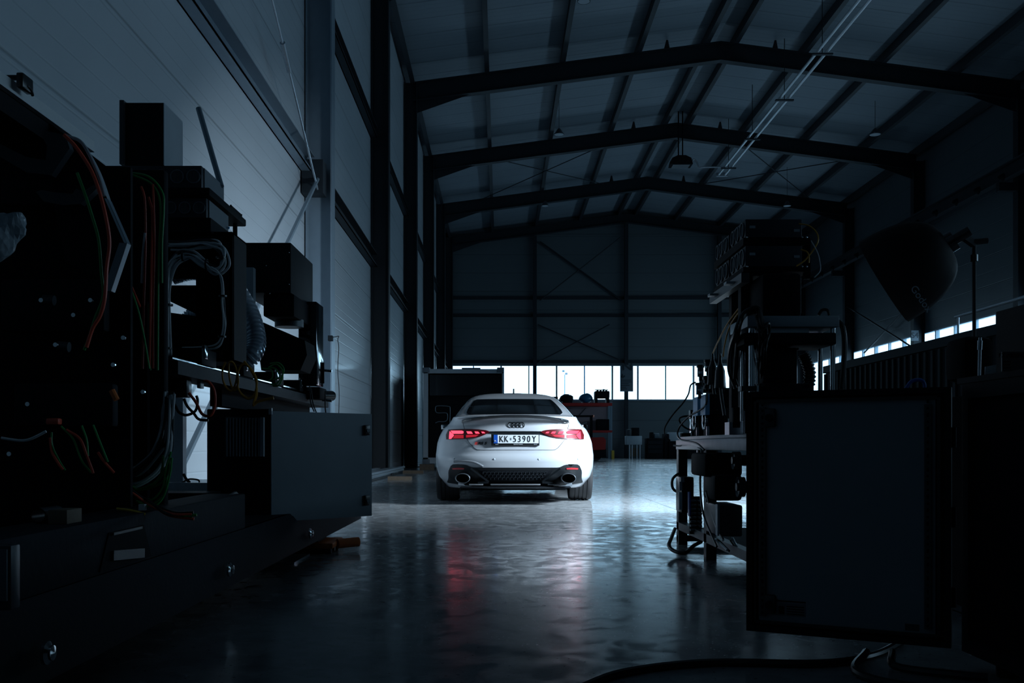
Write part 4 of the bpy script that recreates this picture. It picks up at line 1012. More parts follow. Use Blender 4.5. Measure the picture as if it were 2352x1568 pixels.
# hanging wires beneath the beam end
cables('hanging_wires', 'black wires hanging from the beam end over the cabinet door', [[(712, 888, 6.4), (715, 925, 6.3), (722, 947, 6.0)], [(716, 888, 6.4), (722, 925, 6.3), (730, 950, 6.05)], [(744, 895, 6.4), (744, 930, 6.3), (744, 948, 6.1)]], .004, 'c_black')
# yellow fibre loops
Y = 4.4
cables('yellow_fibre_loops', 'yellow fibre cable coiled in loops above the control cabinet', [
    [(518, 830, Y), (512, 850, Y), (515, 880, Y), (528, 895, Y), (538, 890, Y), (545, 860, Y), (538, 835, Y), (527, 832, Y), (527, 860, Y), (532, 888, Y), (541, 895, Y), (547, 878, Y), (548, 850, Y), (560, 835, Y), (575, 845, Y), (589, 870, Y), (588, 895, Y), (580, 912, Y), (565, 912, Y), (550, 895, Y), (545, 870, Y)],
    [(562, 830, Y), (575, 848, Y), (590, 875, Y), (590, 905, Y), (583, 930, Y), (592, 923, Y), (610, 918, Y), (630, 914, Y)]], .0042, 'c_yel', 2, .005)
cables('thin_signal_wires', 'thin dark green wires looping behind the yellow fibres', [[(620, 835, 5.6), (640, 830, 5.6), (652, 850, 5.6), (640, 875, 5.6), (625, 880, 5.6)], [(610, 840, 5.6), (628, 845, 5.6), (634, 862, 5.6), (618, 872, 5.6)]], .004, 'c_green', 2, .02)
Y = 4.15
cables('black_cable_loops', 'black cables looping down beneath the junction block', [[(393, 912, Y), (402, 930, Y), (412, 945, Y), (428, 950, Y), (446, 940, Y), (455, 920, Y), (450, 905, Y)], [(420, 912, Y), (428, 930, Y), (440, 945, Y), (455, 958, Y), (478, 962, Y)]], .006, 'c_black')
cables('red_cable_loop', 'dull red cable looping below the junction block', [[(430, 905, Y-.05), (445, 930, Y-.05), (462, 955, Y-.05), (480, 958, Y-.05), (489, 935, Y-.05), (488, 905, Y-.05), (478, 885, Y-.05), (462, 878, Y-.05)]], .006, 'c_red')
pbox(487, 497, 905, 940, 5.0, 5.02).build('perforated_strip', M['white'], None, 0, 'small pale perforated strip above the control cabinet', 'strip')

# main dark machine body (near left)
t = thing('laser_machine', (-1.9, 3.9, .28), 'huge black machine body filling the left edge of the photo', 'machine')
B = MB(); B.box(-2.45, -1.45, 3.75, 3.9, .28, Z(386, 3.75), .01); B.build('rear_housing', M['mblack'], t)
MB().box(X(295, 3.75), X(378, 3.75), 3.75, 3.80, .28, Z(388, 3.75), .01).build('side_housing', M['mblack'], t)
B = MB(); B.prism([P(q[0], q[1], 3.35) for q in ((-120, 110), (0, 198), (199, 347), (243, 381), (300, 384), (300, 1165), (-120, 1165))], (0, .02, 0)); B.build('front_housing', M['mblack'], t, 0)
MB().box(-1.36, -1.32, 3.72, 3.75, .28, 1.2).build('frame_leg', M['mblack'], t, 0)
for i in range(5): MB().cyl((-1.44-.12*i, 3.72, 1.0+.05*i), (-1.5-.1*i, 3.60, .55+.04*i), .03, 12).build('cylinder', M['black'], t)
for q in ((97, 690, 3.1), (130, 792, 3.1), (210, 690, 3.2), (222, 735, 3.2), (285, 776, 3.2), (262, 838, 3.2), (330, 900, 3.3), (66, 928, 3.1), (171, 724, 3.2), (24, 1042, 3.0)):
    MB().cyl(P(*q)+Vector((-.0, .0, 0)), P(*q)+Vector((.0, -.01, 0)), .007, 10).build('bolt', M['chrome'], t)
for q in ((100, 688, 3.15), (134, 795, 3.15)): MB().cyl(P(*q), P(q[0]+25, q[1]+2, q[2]), .016, 14).build('fitting', M['dgrey'], t)
for (a, c, d_, e) in ((0, 130, 410, 470), (0, 240, 640, 760), (30, 260, 880, 980)):
    B = MB(); pbox(a, c, d_, e, 3.25, 3.3, .01, B); B.build('cover_plate', M['black'], t)
# top rail
t = thing('top_rail', (-1.5, 3.2, 1.78), 'grey flat rail sloping across the upper left, on the machine top', 'rail')
B = MB(); B.box(-1.62, -1.50, 2.2, 3.68, 1.745, 1.785); B.build('rail', M['white'], t, 0)
MB().box(-1.75, -1.52, 2.2, 3.4, 1.68, 1.745).build('lower_channel', M['mblack'], t, 0)
for px, py in ((104, 238), (122, 252), (144, 268), (182, 297)):
    Yb = 1.53*F/(VX-px); MB().cyl((-1.53, Yb, 1.785), (-1.53, Yb, 1.80), .010, 10).build('screw', M['black'], t)
t = thing('rail_clamp', P(42, 190, 3.0), 'small black clamp with curved cable on the grey top rail', 'clamp')
pbox(36, 53, 165, 200, 3.05, 3.12, .005).build('body', M['plblack'], t); pbox(12, 40, 172, 177, 3.05, 3.08).build('arm', M['plblack'], t, 0)
MB().tube([P(53, 196, 3.08), P(62, 198, 3.08), P(70, 206, 3.1), P(75, 219, 3.12)], .005).build('cable', M['c_black'], t)
# bent guard plate with bright edge
Y = 3.0
t = thing('guard_plate', P(200, 560, Y), 'dark bent plate with pale curved edge hanging in the foreground machine', 'plate')
edge = [(153, 312), (176, 320), (198, 345), (220, 385), (234, 420), (246, 456), (268, 505), (291, 558), (272, 615), (254, 668)]
B = MB(); B.prism([P(a, c, Y) for a, c in edge+[(228, 640), (150, 600), (120, 450), (130, 330)]], (0, .004, 0)); B.build('plate', M['black'], t, 0)
def ribbon(pts, w, thick, Yd=0):
    B = MB(); n = len(pts); q = [Vector(p) for p in pts]
    for a, c in zip(q, q[1:]): B.bar(a, c, w, thick)
    return B
B = MB(); q = smooth([P(a, c, Y) for a, c in edge[:6]], 5)
for a, c in zip(q, q[1:]): B.prism([a, c, c+Vector((-.016, 0, -.006)), a+Vector((-.016, 0, -.006))], (0, .03, 0))
B.build('curved_edge', M['lgrey'], t, 0)
B = MB()
for a, c in (((246, 456), (291, 558)), ((291, 558), (254, 668))):
    a, c = P(*a, Y), P(*c, Y); B.prism([a, c, c+Vector((-.006 if a.z > P(0, 557, Y).z else -.020, -.006, 0)), a+Vector((-.006 if a.z > P(0, 557, Y).z else -.020, -.006, 0))], (0, .035, 0))
B.build('straight_edge', M['steel_l'], t, 0)
# curved hook arms
for k, (pts, lab) in enumerate((([(0, 360), (60, 395), (118, 402), (160, 340), (150, 310), (104, 300), (100, 320), (108, 335), (105, 368), (60, 360), (0, 330)], 'upper dark curved hook arm in the foreground machine'),
                                ([(82, 440), (100, 462), (145, 471), (185, 468), (225, 430), (222, 420), (190, 440), (175, 432), (166, 445), (130, 442), (95, 436)], 'lower dark curved hook arm in the foreground machine'))):
    B = MB(); B.prism([P(a, c, 2.92) for a, c in pts], (0, .03, 0)); top(B, 'hook_arm', 'dgrey', lab, 'bracket', sm=0)
MB().tube([P(152, 312, 2.9), P(190, 330, 2.88), P(225, 400, 2.87), P(240, 450, 2.87)], .005).build('clear_tube', M['lgrey'], None, 35, 'pale tube following the curved edge of the guard plate', 'tube')
# plastic film
B = MB(); B.sphere(P(10, 540, 2.7), .06, (1.0, .5, .85), 24)
for v in B.bm.verts:
    v.co += (v.co-P(10, 540, 2.7)).normalized()*noise.noise(v.co*22)*.035
    v.co += Vector((.5, 0, .35))*((v.co.z-Z(540, 2.7))*.6)
top(B, 'plastic_film', 'film', 'crumpled clear plastic film at the left edge of the photo', 'film', sm=0)
# hanging red/green cables
Y = 2.85
cables('red_power_cable', 'thick red cable hanging in front of the guard plate', [[(138, 315, Y), (165, 345, Y), (195, 390, Y), (220, 440, Y), (236, 500, Y), (241, 560, Y), (236, 620, Y), (232, 690, Y), (222, 730, Y), (205, 762, Y), (190, 805, Y)]], .0055, 'c_red')
cables('green_earth_cable', 'green cable hanging beside the thick red cable', [[(187, 398, Y), (203, 440, Y), (222, 490, Y), (238, 550, Y), (244, 620, Y), (243, 680, Y), (230, 730, Y), (212, 775, Y), (198, 805, Y)]], .0045, 'c_green')
Y = 3.5
cables('red_stay_cable', 'straight red and green cable pair running down to the junction block', [[(280, 600, Y), (320, 695, Y+.2), (365, 785, Y+.4), (403, 858, Y+.6)], ], .005, 'c_red')
cables('green_signal_cable', 'thin green cable bowing down left of the junction block', [[(281, 606, Y), (318, 697, Y), (335, 770, Y), (347, 855, Y)]], .004, 'c_green')
Y = 3.66
t = cables('vertical_cable_bundle', 'vertical bundle of red and green cables on the machine side', [[(330, 430, Y), (337, 460, Y), (337, 560, Y), (335, 700, Y), (333, 850, Y)], [(345, 455, Y), (350, 500, Y), (349, 600, Y), (348, 850, Y)], [(355, 430, Y), (357, 470, Y), (358, 560, Y), (352, 700, Y), (352, 850, Y)]], .0045, 'c_red', 1)
for path in ([(300, 400, Y), (345, 420, Y), (366, 455, Y), (368, 520, Y), (364, 600, Y), (362, 850, Y)], [(280, 395, Y), (340, 405, Y), (372, 440, Y), (376, 480, Y), (372, 560, Y), (372, 650, Y)], [(342, 700, Y), (344, 780, Y), (345, 850, Y)]):
    MB().tube([P(*q) for q in path], .0042).build('green_cable', M['c_green'], t)
MB().tube([P(333, 535, Y), P(328, 590, Y), P(326, 650, Y)], .005).build('grey_cable', M['c_grey'], t)
# lower wiring
Y = 3.1
cables('lower_red_green_wires', 'red and green wires fanning down above the skid', [[(148, 983, Y), (175, 1000, Y), (195, 1040, Y), (208, 1080, Y)], [(105, 1000, Y), (112, 1030, Y), (125, 1060, Y), (134, 1072, Y)], [(222, 1040, Y), (240, 1065, Y), (258, 1085, Y)]], .0045, 'c_red')
cables('lower_green_wires', 'green wires hanging beside the red ones above the skid', [[(110, 990, Y), (116, 1020, Y), (130, 1060, Y), (140, 1078, Y)], [(140, 985, Y), (165, 1015, Y), (190, 1060, Y), (206, 1092, Y)], [(190, 975, Y), (199, 1010, Y), (203, 1045, Y)], [(208, 978, Y), (225, 1025, Y), (245, 1062, Y)]], .0035, 'c_green')
pbox(104, 134, 960, 975, Y, Y+.03, .005).build('red_terminal', M['c_red'], None, 35, 'red terminal block above the lower red and green wires', 'terminal')
MB().cyl(P(257, 896, Y), P(268, 918, Y), .010, 10).build('orange_plug', M['orange'], None, 35, 'small orange plug hanging in the dark machine', 'plug')
cables('ribbed_conduit', 'thin ribbed grey conduit sagging at the left edge', [[(0, 1000, 2.8), (35, 1006, 2.8), (65, 1000, 2.8), (95, 986, 2.8)]], .004, 'c_grey')
Y = 3.65
cables('sweeping_cable_bundle', 'grey and blue cables sweeping down to the skid left of the post', [[(389, 905, Y), (386, 960, Y), (378, 1010, Y), (360, 1045, Y), (330, 1075, Y), (290, 1098, Y)], [(392, 905, Y), (391, 980, Y), (385, 1040, Y), (360, 1080, Y), (320, 1105, Y), (285, 1110, Y)]], .0055, ['c_grey', 'dgrey', 'c_grey', 'c_black'], 6, .018)
cables('green_cable_coil', 'coil of green wires lying on the skid', [[(383, 1050, Y-.05), (378, 1090, Y-.05), (366, 1110, Y-.05), (345, 1122, Y-.05), (310, 1130, Y-.05), (288, 1120, Y-.05)], [(388, 1045, Y-.05), (380, 1080, Y-.05), (370, 1130, Y-.05), (345, 1152, Y-.05), (310, 1148, Y-.05)]], .004, 'c_green', 4, .014)
cables('grey_wire_knot', 'small knot of thin grey wire above the green coil', [[(278, 1100, Y-.1), (270, 1080, Y-.1), (272, 1066, Y-.1), (280, 1068, Y-.1), (281, 1085, Y-.1), (274, 1102, Y-.1)]], .003, 'c_grey')
cables('skid_cables', 'red and green cables lying along the skid top', [[(290, 1120, 3.4), (320, 1142, 3.4), (350, 1160, 3.4), (400, 1182, 3.3), (448, 1182, 3.3)], [(300, 1135, 3.4), (340, 1150, 3.4), (380, 1178, 3.3), (440, 1188, 3.3)]], .005, ['c_red', 'c_green', 'c_black'], 3, .008)
B = MB(); B.tube([P(268, 1168, 3.3), P(300, 1172, 3.3), P(333, 1181, 3.3)], .005, 6, 3); top(B, 'yellow_strap', 'yellow', 'thin yellow strap end lying on the skid cables', 'strap')
pbox(318, 332, 1158, 1172, 3.35, 3.37).build('white_tag', M['paper'], None, 0, 'small pale tag among the skid cables', 'tag')
Y = 2.6
t = thing('timber_offcut', P(135, 1208, Y), 'short pale timber offcut lying on the near skid', 'timber')
Y = 2.8; pbox(110, 154, 1171, 1203.6, Y, Y+.1, .002).build('timber', M['wood'], t)
B = MB(); B.lathe([(.022, 0), (.022, .12), (.019, .12), (.019, 0)], (-1.31, 2.82, .4625), 'Y', 24); top(B, 'pipe_stub', 'dgrey', 'short dark pipe stub beside the timber offcut', 'pipe')
t = thing('near_control_panel', P(10, 1400, 2.0), 'dark panel with pale glass cut off by the left edge near the floor', 'panel')
pbox(-60, 26, 1252, 1402, 2.0, 2.04, .005).build('frame', M['dgrey'], t); pbox(-50, 15, 1262, 1380, 1.995, 2.0).build('screen', M['grey'], t, 0)
# ------------------------------------------------------------------ right machine on its steel table
TX = 1.19
t = thing('steel_table', (1.6, 5.7, 0), 'steel frame table with thick top under the right machine', 'table')
MB().box(TX, 2.15, 4.55, 6.76, .637, .700, .003).build('tabletop', M['tsteel'], t)
for y in (6.70, 5.80, 4.7):
    for x in (TX+.03, 2.08): MB().box(x-.03, x+.03, y-.035, y+.035, 0, .637).build('leg', M['dgrey'] if x < 2 else M['mblack'], t, 0)
B = MB(); B.box(TX, TX+.05, 4.65, 6.74, .10, .15); B.build('lower_rail', M['dgrey'], t, 0)
MB().box(TX, 2.1, 6.68, 6.74, .02, .06).build('cross_rail', M['dgrey'], t, 0)
MB().box(TX+.02, 2.1, 4.7, 6.70, .70, .722, .002).build('base_plate', M['tsteel'], None, 35, 'grey base plate lying on the steel table top', 'plate')
# bearing blocks with bright rings
for px, py, Y, lab in ((1598, 965, 6.45, 'black bearing block with bright ring, left on the base plate'), (1621, 963, 6.1, 'black bearing block with bright ring, right on the base plate')):
    t = thing('bearing_block', P(px+20, 1000, Y), lab, 'bearing')
    c = P(px, py, Y); xf = c.x
    MB().box(xf+.012, xf+.13, Y-.03, Y+.13, .722, c.z+.07, .004).build('block', M['black'], t)
    MB().lathe([(.058, 0), (.064, -.004), (.064, .012), (.044, .012), (.044, -.002), (.05, -.004), (.058, 0)], (xf, Y+.05, c.z), 'X', 36).build('ring', M['chrome'], t)
    MB().cyl((xf+.005, Y+.05, c.z), (xf-.01, Y+.05, c.z), .018, 20).build('shaft', M['alu'], t)
    MB().box(xf+.0, xf+.02, Y-.03, Y-.01, .722, .78).build('foot', M['alu'], t, 0)
t = thing('bright_clamp', P(1591, 1002, 6.6), 'bright upright clamp with black cap at the table edge', 'clamp')
pbox(1587, 1594, 962, 1002, 6.6, 6.65, .002).build('post', M['chrome'], t); pbox(1586, 1595, 941, 960, 6.6, 6.66, .004).build('cap', M['plblack'], t)
pbox(1566, 1590, 994, 1004, 6.65, 6.72, .004).build('black_pad', M['mblack'], None, 35, 'flat black pad at the far table corner', 'pad')
# blue servo drives
for px0, px1, px2, py0, py1, Y, lab in ((1602, 1611, 1622, 911, 954, 6.3, 'black drive with blue front strip, farther of two'), (1620, 1630, 1660, 905, 952, 6.0, 'black drive with blue front strip, nearer of two')):
    t = thing('servo_drive', P(px0, py1, Y), lab, 'drive')
    pbox(px1, px2, py0, py1, Y, Y+.15, .003).build('case', M['black'], t); pbox(px0, px1, py0, py1, Y-.004, Y+.14).build('blue_panel', M['blue'], t, 0)
# gas valves / regulators
for k, (px, py, Y) in enumerate(((1609, 852, 6.1), (1626, 840, 6.15), (1607, 893, 6.1), (1624, 880, 6.15))):
    t = thing('pneumatic_valve', P(px, py+12, Y), 'small pneumatic valve with knob, %s of the cluster' % ('upper left', 'upper right', 'lower left', 'lower right')[k], 'valve')
    r = .019 if k < 2 else .021
    MB().cyl(P(px, py+13, Y), P(px, py-8, Y), r, 18).build('body', M['dgrey' if k % 2 else 'grey'], t)
    MB().cyl(P(px, py-8, Y), P(px, py-14, Y), r*1.3, 18).build('knob', M['plblack'], t)
    MB().cyl(P(px-4, py+3, Y-.02), P(px+4, py+3, Y-.02), .008, 10).build('port', M['chrome'], t)
    MB().cyl(P(px, py+12, Y), P(px, py+22, Y), .010, 10).build('stem', M['mblack'], t)
pbox(1616, 1665, 862, 900, 6.25, 6.4, .01).build('valve_manifold', M['mblack'], None, 35, 'black manifold block carrying the valve cluster', 'manifold')
pbox(1635, 1700, 890, 960, 6.45, 6.6, .01).build('gear_housing', M['mblack'], None, 35, 'black gear housing behind the blue strip drives', 'housing')
# toothed block
t = thing('finned_block', P(1691, 998, 4.9), 'bright finned U shaped block on the table beside the cabinet door', 'block')
B = MB(); Y = 4.9
for a, c, d_, e in ((1675, 1683, 969, 998), (1700, 1708, 967, 998), (1683, 1700, 982, 998)):
    for k in range(10):
        y_ = d_+(e-d_)*k/10; B.box(X(a, Y), X(c, Y), Y, Y+.1, Z(y_+(e-d_)/10*.62, Y), Z(y_, Y))
    B.box(X(a, Y)+.001, X(c, Y)-.001, Y+.004, Y+.1, Z(e, Y), Z(d_, Y))
B.build('fins', M['alu'], t, 0)
pbox(1684, 1699, 935, 982, Y+.01, Y+.05, .003).build('plunger', M['mblack'], t)
# press unit
pY = 4.75
t = thing('press_frame', (X(1810, pY), pY, .722), 'four pillar press with chrome rods and grey top plate', 'press')
zb0 = .722
MB().box(X(1717, pY), X(1928, pY), pY, pY+.36, Z(750, pY), Z(725, pY), .003).build('top_plate', M['lgrey'], t)
MB().box(X(1710, pY), X(1923, pY), pY+.01, pY+.33, Z(790, pY), Z(763, pY), .006).build('middle_plate', M['black'], t)
for px, y in ((1728, pY+.05), (1738, pY+.10), (1913, pY+.05), (1884, pY+.28), (1706, pY+.30)):
    MB().cyl((X(px, y), y, zb0), (X(px, y), y, Z(748, y)), .012 if px != 1728 else .017, 24).build('pillar', M['chrome'], t)
MB().box(X(1763, pY), X(1840, pY), pY+.06, pY+.3, Z(880, pY), Z(795, pY), .006).build('ram_housing', M['black'], t)
B = MB(); pbox(1745, 1870, 880, 935, pY+.02, pY+.34, .005, B); B.build('lower_plate', M['black'], t)
for a in (1775, 1820): pbox(a, a+20, 895, 905, pY+.015, pY+.02).build('slot', M['mblack'], t, 0)
for a in (1752, 1863): MB().cyl(P(a, 884, pY+.02), P(a, 884, pY+.012), .009, 16).build('screw', M['dgrey'], t)
for a in (1772, 1800, 1832): MB().cyl(P(a, 801, pY+.06), P(a, 801, pY+.05), .006, 12).build('cap_screw', M['dgrey'], t)
MB().box(X(1770, pY), X(1866, pY), pY+.05, pY+.3, Z(763, pY), Z(750, pY)).build('coupling', M['alu'], t, 0)
MB().tube([P(1845, 812, pY+.1), P(1853, 830, pY+.1), P(1860, 855, pY+.1), P(1858, 885, pY+.1)], .03, 14, 14, lambda i: .03 if i % 4 < 2 else .024).build('bellows', M['plblack'], t)
for px in (1896, 1727, 1717): pass
pbox(1703, 1742, 886, 897, pY-.05, pY+.02).build('pillar_clamp', M['dgrey'], t, 0); pbox(1739, 1743, 885, 899, pY-.055, pY-.05).build('clamp_end', M['white'], t, 0)
MB().box(X(1757, pY), X(1850, pY), pY+.05, pY+.33, Z(725, pY), Z(622, pY), .02).build('motor_cover', M['mblack'], None, 35, 'matt black motor cover standing on the press top plate', 'cover')
MB().tube([P(1880, 724, pY+.2), P(1888, 712, pY+.2), P(1900, 712, pY+.2), P(1905, 724, pY+.2)], .008).build('cable_loop', M['c_black'], None, 35, 'short black cable loop on the right of the press top plate', 'cable')
# tower of fan modules
YM = 4.92; xl, xr = X(1712, YM), X(1842, YM)
lab = {(0, 0): 'upper front fan module of the right tower', (0, 1): 'upper rear fan module of the right tower', (1, 0): 'lower front fan module of the right tower', (1, 1): 'lower rear fan module of the right tower'}
for r, (p0, p1) in enumerate(((503, 545), (564, 612))):
    for k in range(2):
        y0 = YM+k*.36
        t = fan_module('fan_module', xl, xr, y0, y0+.30, Z(p1, YM), Z(p0, YM), 3, lab[(r, k)], 'fan modules of the right tower', True, 'modg')
        if k == 0:
            for a, c in ((1722, 518 if r == 0 else 580), (1824, 526 if r == 0 else 586)): pbox(a, a+13, c, c+6, YM-.003, YM).build('label_plate', M['lgrey'], t, 0)
            for a in (1716, 1843, 1853): MB().sphere(P(a, p1, YM-.01), .005).build('screw', M['chrome'], t)
t = thing('module_rack', (xl, YM, 1.29), 'black rack plates and posts holding the fan modules', 'rack')
for p0, p1 in ((545, 563), (612, 624)):
    MB().box(xl-.01, X(1860, YM), YM, YM+.68, Z(p1, YM)+.001, Z(p0, YM)-.001).build('shelf_plate', M['mblack'], t, 0)
MB().box(xl-.02, xl+.02, YM, YM+.75, Z(648, YM), Z(626, YM)).build('side_beam', M['dgrey'], t, 0)
for px, Y in ((1712, 5.1), (1690, 5.45)):
    MB().box(X(px, Y)-.03, X(px, Y)+.03, Y-.03, Y+.03, .722, Z(620, Y)).build('post', M['black'], t, 0)
for y in (YM+.15, YM+.55): MB().box(xl-.06, xr, y, y+.06, Z(640, YM), Z(634, YM)).build('cross_bar', M['lgrey'], t, 0)
pbox(1848, 1862, 548, 640, YM+.02, YM+.05).build('rear_post', M['mblack'], t, 0)
# cables of the right machine
Y = 4.85
cables('yellow_fibre_arc', 'yellow fibre arcing out to the right of the fan tower', [[(1841, 516, Y), (1862, 520, Y), (1879, 537, Y), (1883, 558, Y), (1872, 580, Y), (1852, 600, Y), (1835, 613, Y)], [(1842, 576, Y), (1855, 580, Y), (1862, 592, Y), (1863, 605, Y)]], .0035, 'c_yel')
cables('white_fibre_arc', 'thin pale fibre arcing right of the fan tower', [[(1858, 553, Y), (1870, 575, Y), (1879, 600, Y), (1878, 618, Y), (1865, 636, Y)]], .0025, 'c_grey')
Y = 5.1
cables('orange_fibre_fan', 'fan of orange fibres dropping behind the press top plate', [[(1757, 672, Y), (1742, 678, Y), (1730, 695, Y), (1724, 720, Y)], [(1757, 672, Y), (1748, 682, Y), (1742, 700, Y), (1740, 720, Y)]], .004, 'c_yel', 4, .018)
cables('long_yellow_fibre', 'long yellow fibre bowing down left to the black connector boots', [[(1757, 672, Y), (1720, 690, Y), (1695, 715, Y+.1), (1670, 750, Y+.3), (1661, 790, Y+.5), (1657, 815, Y+.7)], [(1722, 684, Y), (1700, 705, Y+.2), (1668, 745, Y+.4), (1645, 790, Y+.8), (1637, 812, Y+1.0)]], .0045, 'c_yel')
for k, (px, y0_, y1_, Y) in enumerate(((1637, 808, 870, 6.1), (1654, 812, 880, 5.8))):
    t = thing('connector_boot', P(px, y1_, Y), 'black tapered connector boot, %s one' % ('left' if k == 0 else 'right'), 'connector')
    MB().lathe([(.006, 0), (.010, -.05), (.028, -.10), (.034, -.2), (.034, (y0_-y1_)*Y/F-.02)], P(px, y0_, Y), 'Z', 18).build('boot', M['plblack'], t)
    MB().tube([P(px, y1_, Y), P(px+3, y1_+30, Y), P(px+10, y1_+75, Y-.1)], .010).build('cable', M['c_black'], t)
Y = 4.72
cables('black_cable_harness', 'thick black cables draped over the left corner of the press', [
    [(1745, 740, Y), (1738, 712, Y), (1720, 714, Y), (1700, 728, Y), (1690, 760, Y), (1680, 800, Y+.3), (1678, 850, Y+.5), (1690, 890, Y+.5)],
    [(1742, 730, Y), (1748, 750, Y), (1753, 780, Y), (1750, 820, Y+.1), (1756, 870, Y+.2)],
    [(1738, 720, Y), (1745, 755, Y-.02), (1758, 745, Y-.02), (1760, 770, Y), (1752, 800, Y), (1748, 880, Y+.2)],
    [(1735, 716, Y), (1710, 722, Y), (1696, 745, Y), (1688, 800, Y+.2), (1684, 870, Y+.3)]], .010, 'c_black', 2, .014)
cables('black_hose_right', 'black hose arcing down at the right side of the press', [[(1927, 735, 4.8), (1938, 752, 4.8), (1945, 790, 4.8), (1943, 840, 4.8), (1937, 896, 4.8)]], .013, 'c_black')
Y = 6.35
cables('thin_black_cable', 'black cable looping out left of the table toward the car', [[(1598, 877, Y), (1587, 884, Y), (1580, 905, Y), (1570, 925, Y), (1550, 948, Y), (1533, 968, Y), (1526, 985, Y), (1529, 1000, Y), (1540, 1013, Y)]], .005, 'c_black')
cables('crossing_black_cables', 'pair of black cables crossing in loops over the table edge', [
    [(1623, 905, 6.0), (1620, 930, 6.0), (1608, 945, 6.1), (1583, 960, 6.3), (1562, 982, 6.5), (1555, 1000, 6.5), (1562, 1013, 6.3), (1585, 1018, 6.1), (1602, 1022, 5.9), (1617, 1036, 5.8)],
    [(1592, 958, 6.6), (1570, 959, 6.6), (1560, 968, 6.6), (1566, 982, 6.6), (1580, 990, 6.6), (1596, 994, 6.55)],
    [(1549, 1019, 6.7), (1565, 1019, 6.6), (1590, 1016, 6.3), (1608, 1024, 6.0), (1616, 1040, 5.85), (1612, 1110, 5.8), (1620, 1180, 5.6), (1650, 1250, 5.2)]], .006, 'c_black')
Y = 6.5
cables('floor_cable_loop', 'thick black cable looping out at the table foot', [[(1552, 1212, 6.6), (1542, 1232, 6.3), (1538, 1252, 6.1), (1552, 1262, 6.0), (1575, 1266, 5.95), (1595, 1252, 6.1), (1612, 1240, 6.2)]], .012, 'c_black')
cables('upper_leg_loop', 'black cable loop around the far table leg', [[(1575, 1083, 6.6), (1560, 1083, 6.6), (1546, 1095, 6.6), (1545, 1112, 6.6), (1556, 1124, 6.6), (1580, 1127, 6.5)]], .009, 'c_black')
# below the table
t = thing('power_supply', P(1570, 1180, 6.3), 'pale edged power supply hanging under the table by the far leg', 'power supply')
pbox(1565, 1594, 1095, 1178, 6.3, 6.5, .01).build('case', M['plblack'], t)
pbox(1560, 1567, 1130, 1170, 6.28, 6.3).build('side_label', M['lgrey'], t, 0); pbox(1561, 1567, 1106, 1126, 6.28, 6.3).build('side_label', M['lgrey'], t, 0); pbox(1564, 1572, 1096, 1107, 6.28, 6.3).build('side_label', M['lgrey'], t, 0)
t = thing('terminal_strip', P(1600, 1225, 6.1), 'row of small terminals with blue connectors under the table', 'terminal strip')
pbox(1585, 1612, 1140, 1226, 6.15, 6.18).build('rail_plate', M['mblack'], t, 0)
for i in range(8):
    y_ = 1148+i*9.6
    pbox(1587, 1600, y_, y_+5, 6.10, 6.15, .002).build('terminal', M['grey'], t); pbox(1605, 1613, y_+1, y_+5, 6.08, 6.15).build('terminal_screw', M['alu'], t, 0)
pbox(1583, 1587, 1130, 1185, 6.1, 6.15).build('blue_connector', M['c_blue'], t, 0)
for k, (px, py, r) in enumerate(((1690, 1057, .045), (1700, 1118, .05))):
    t = thing('motor_pulley', P(px, py, 5.0), 'dark round pulley under the table, %s' % ('upper' if k == 0 else 'lower'), 'pulley')
    MB().lathe([(0, -.02), (r*.4, -.02), (r*.4, -.005), (r*.8, -.005), (r, -.015), (r, .02), (0, .02)], P(px, py, 5.0), 'X', 32).build('disc', M['dgrey'], t)
    MB().cyl(P(px, py, 5.0), P(px, py, 5.0)+Vector((.12, 0, 0)), r*.6, 24).build('motor', M['mblack'], t)
t = thing('grey_drive_box', P(1680, 1236, 5.3), 'dark grey box hanging low under the table', 'box')
pbox(1652, 1706, 1160, 1232, 5.25, 5.6, .01).build('case', M['dgrey'], t); pbox(1648, 1653, 1158, 1230, 5.25, 5.3).build('edge_strip', M['steel_l'], t, 0)
pbox(1640, 1706, 1090, 1150, 5.4, 5.7, .02).build('pump_body', M['black'], None, 35, 'black pump body under the table above the grey box', 'pump')
pbox(1618, 1706, 1040, 1095, 5.5, 5.9, .02).build('drive_housing', M['mblack'], None, 35, 'black housing hanging directly below the table top', 'housing')
pbox(1603, 1612, 1033, 1055, 5.9, 5.95, .002).build('small_latch', M['dgrey'], None, 35, 'small dark latch hanging under the table edge', 'latch')
MB().box(TX+.03, 2.1, 4.7, 6.65, .105, .115).build('lower_shelf', M['mblack'], None, 0, 'black lower shelf of the steel table', 'shelf')
cables('under_table_wires', 'grey and black wires running down under the table', [[(1622, 1130, 5.6), (1632, 1170, 5.5), (1648, 1215, 5.3), (1660, 1240, 5.2)], [(1645, 1235, 5.2), (1655, 1245, 5.2), (1672, 1262, 5.1)], [(1680, 1236, 5.1), (1690, 1255, 5.1), (1700, 1268, 5.0)]], .006, ['c_grey', 'c_black'], 2, .008)

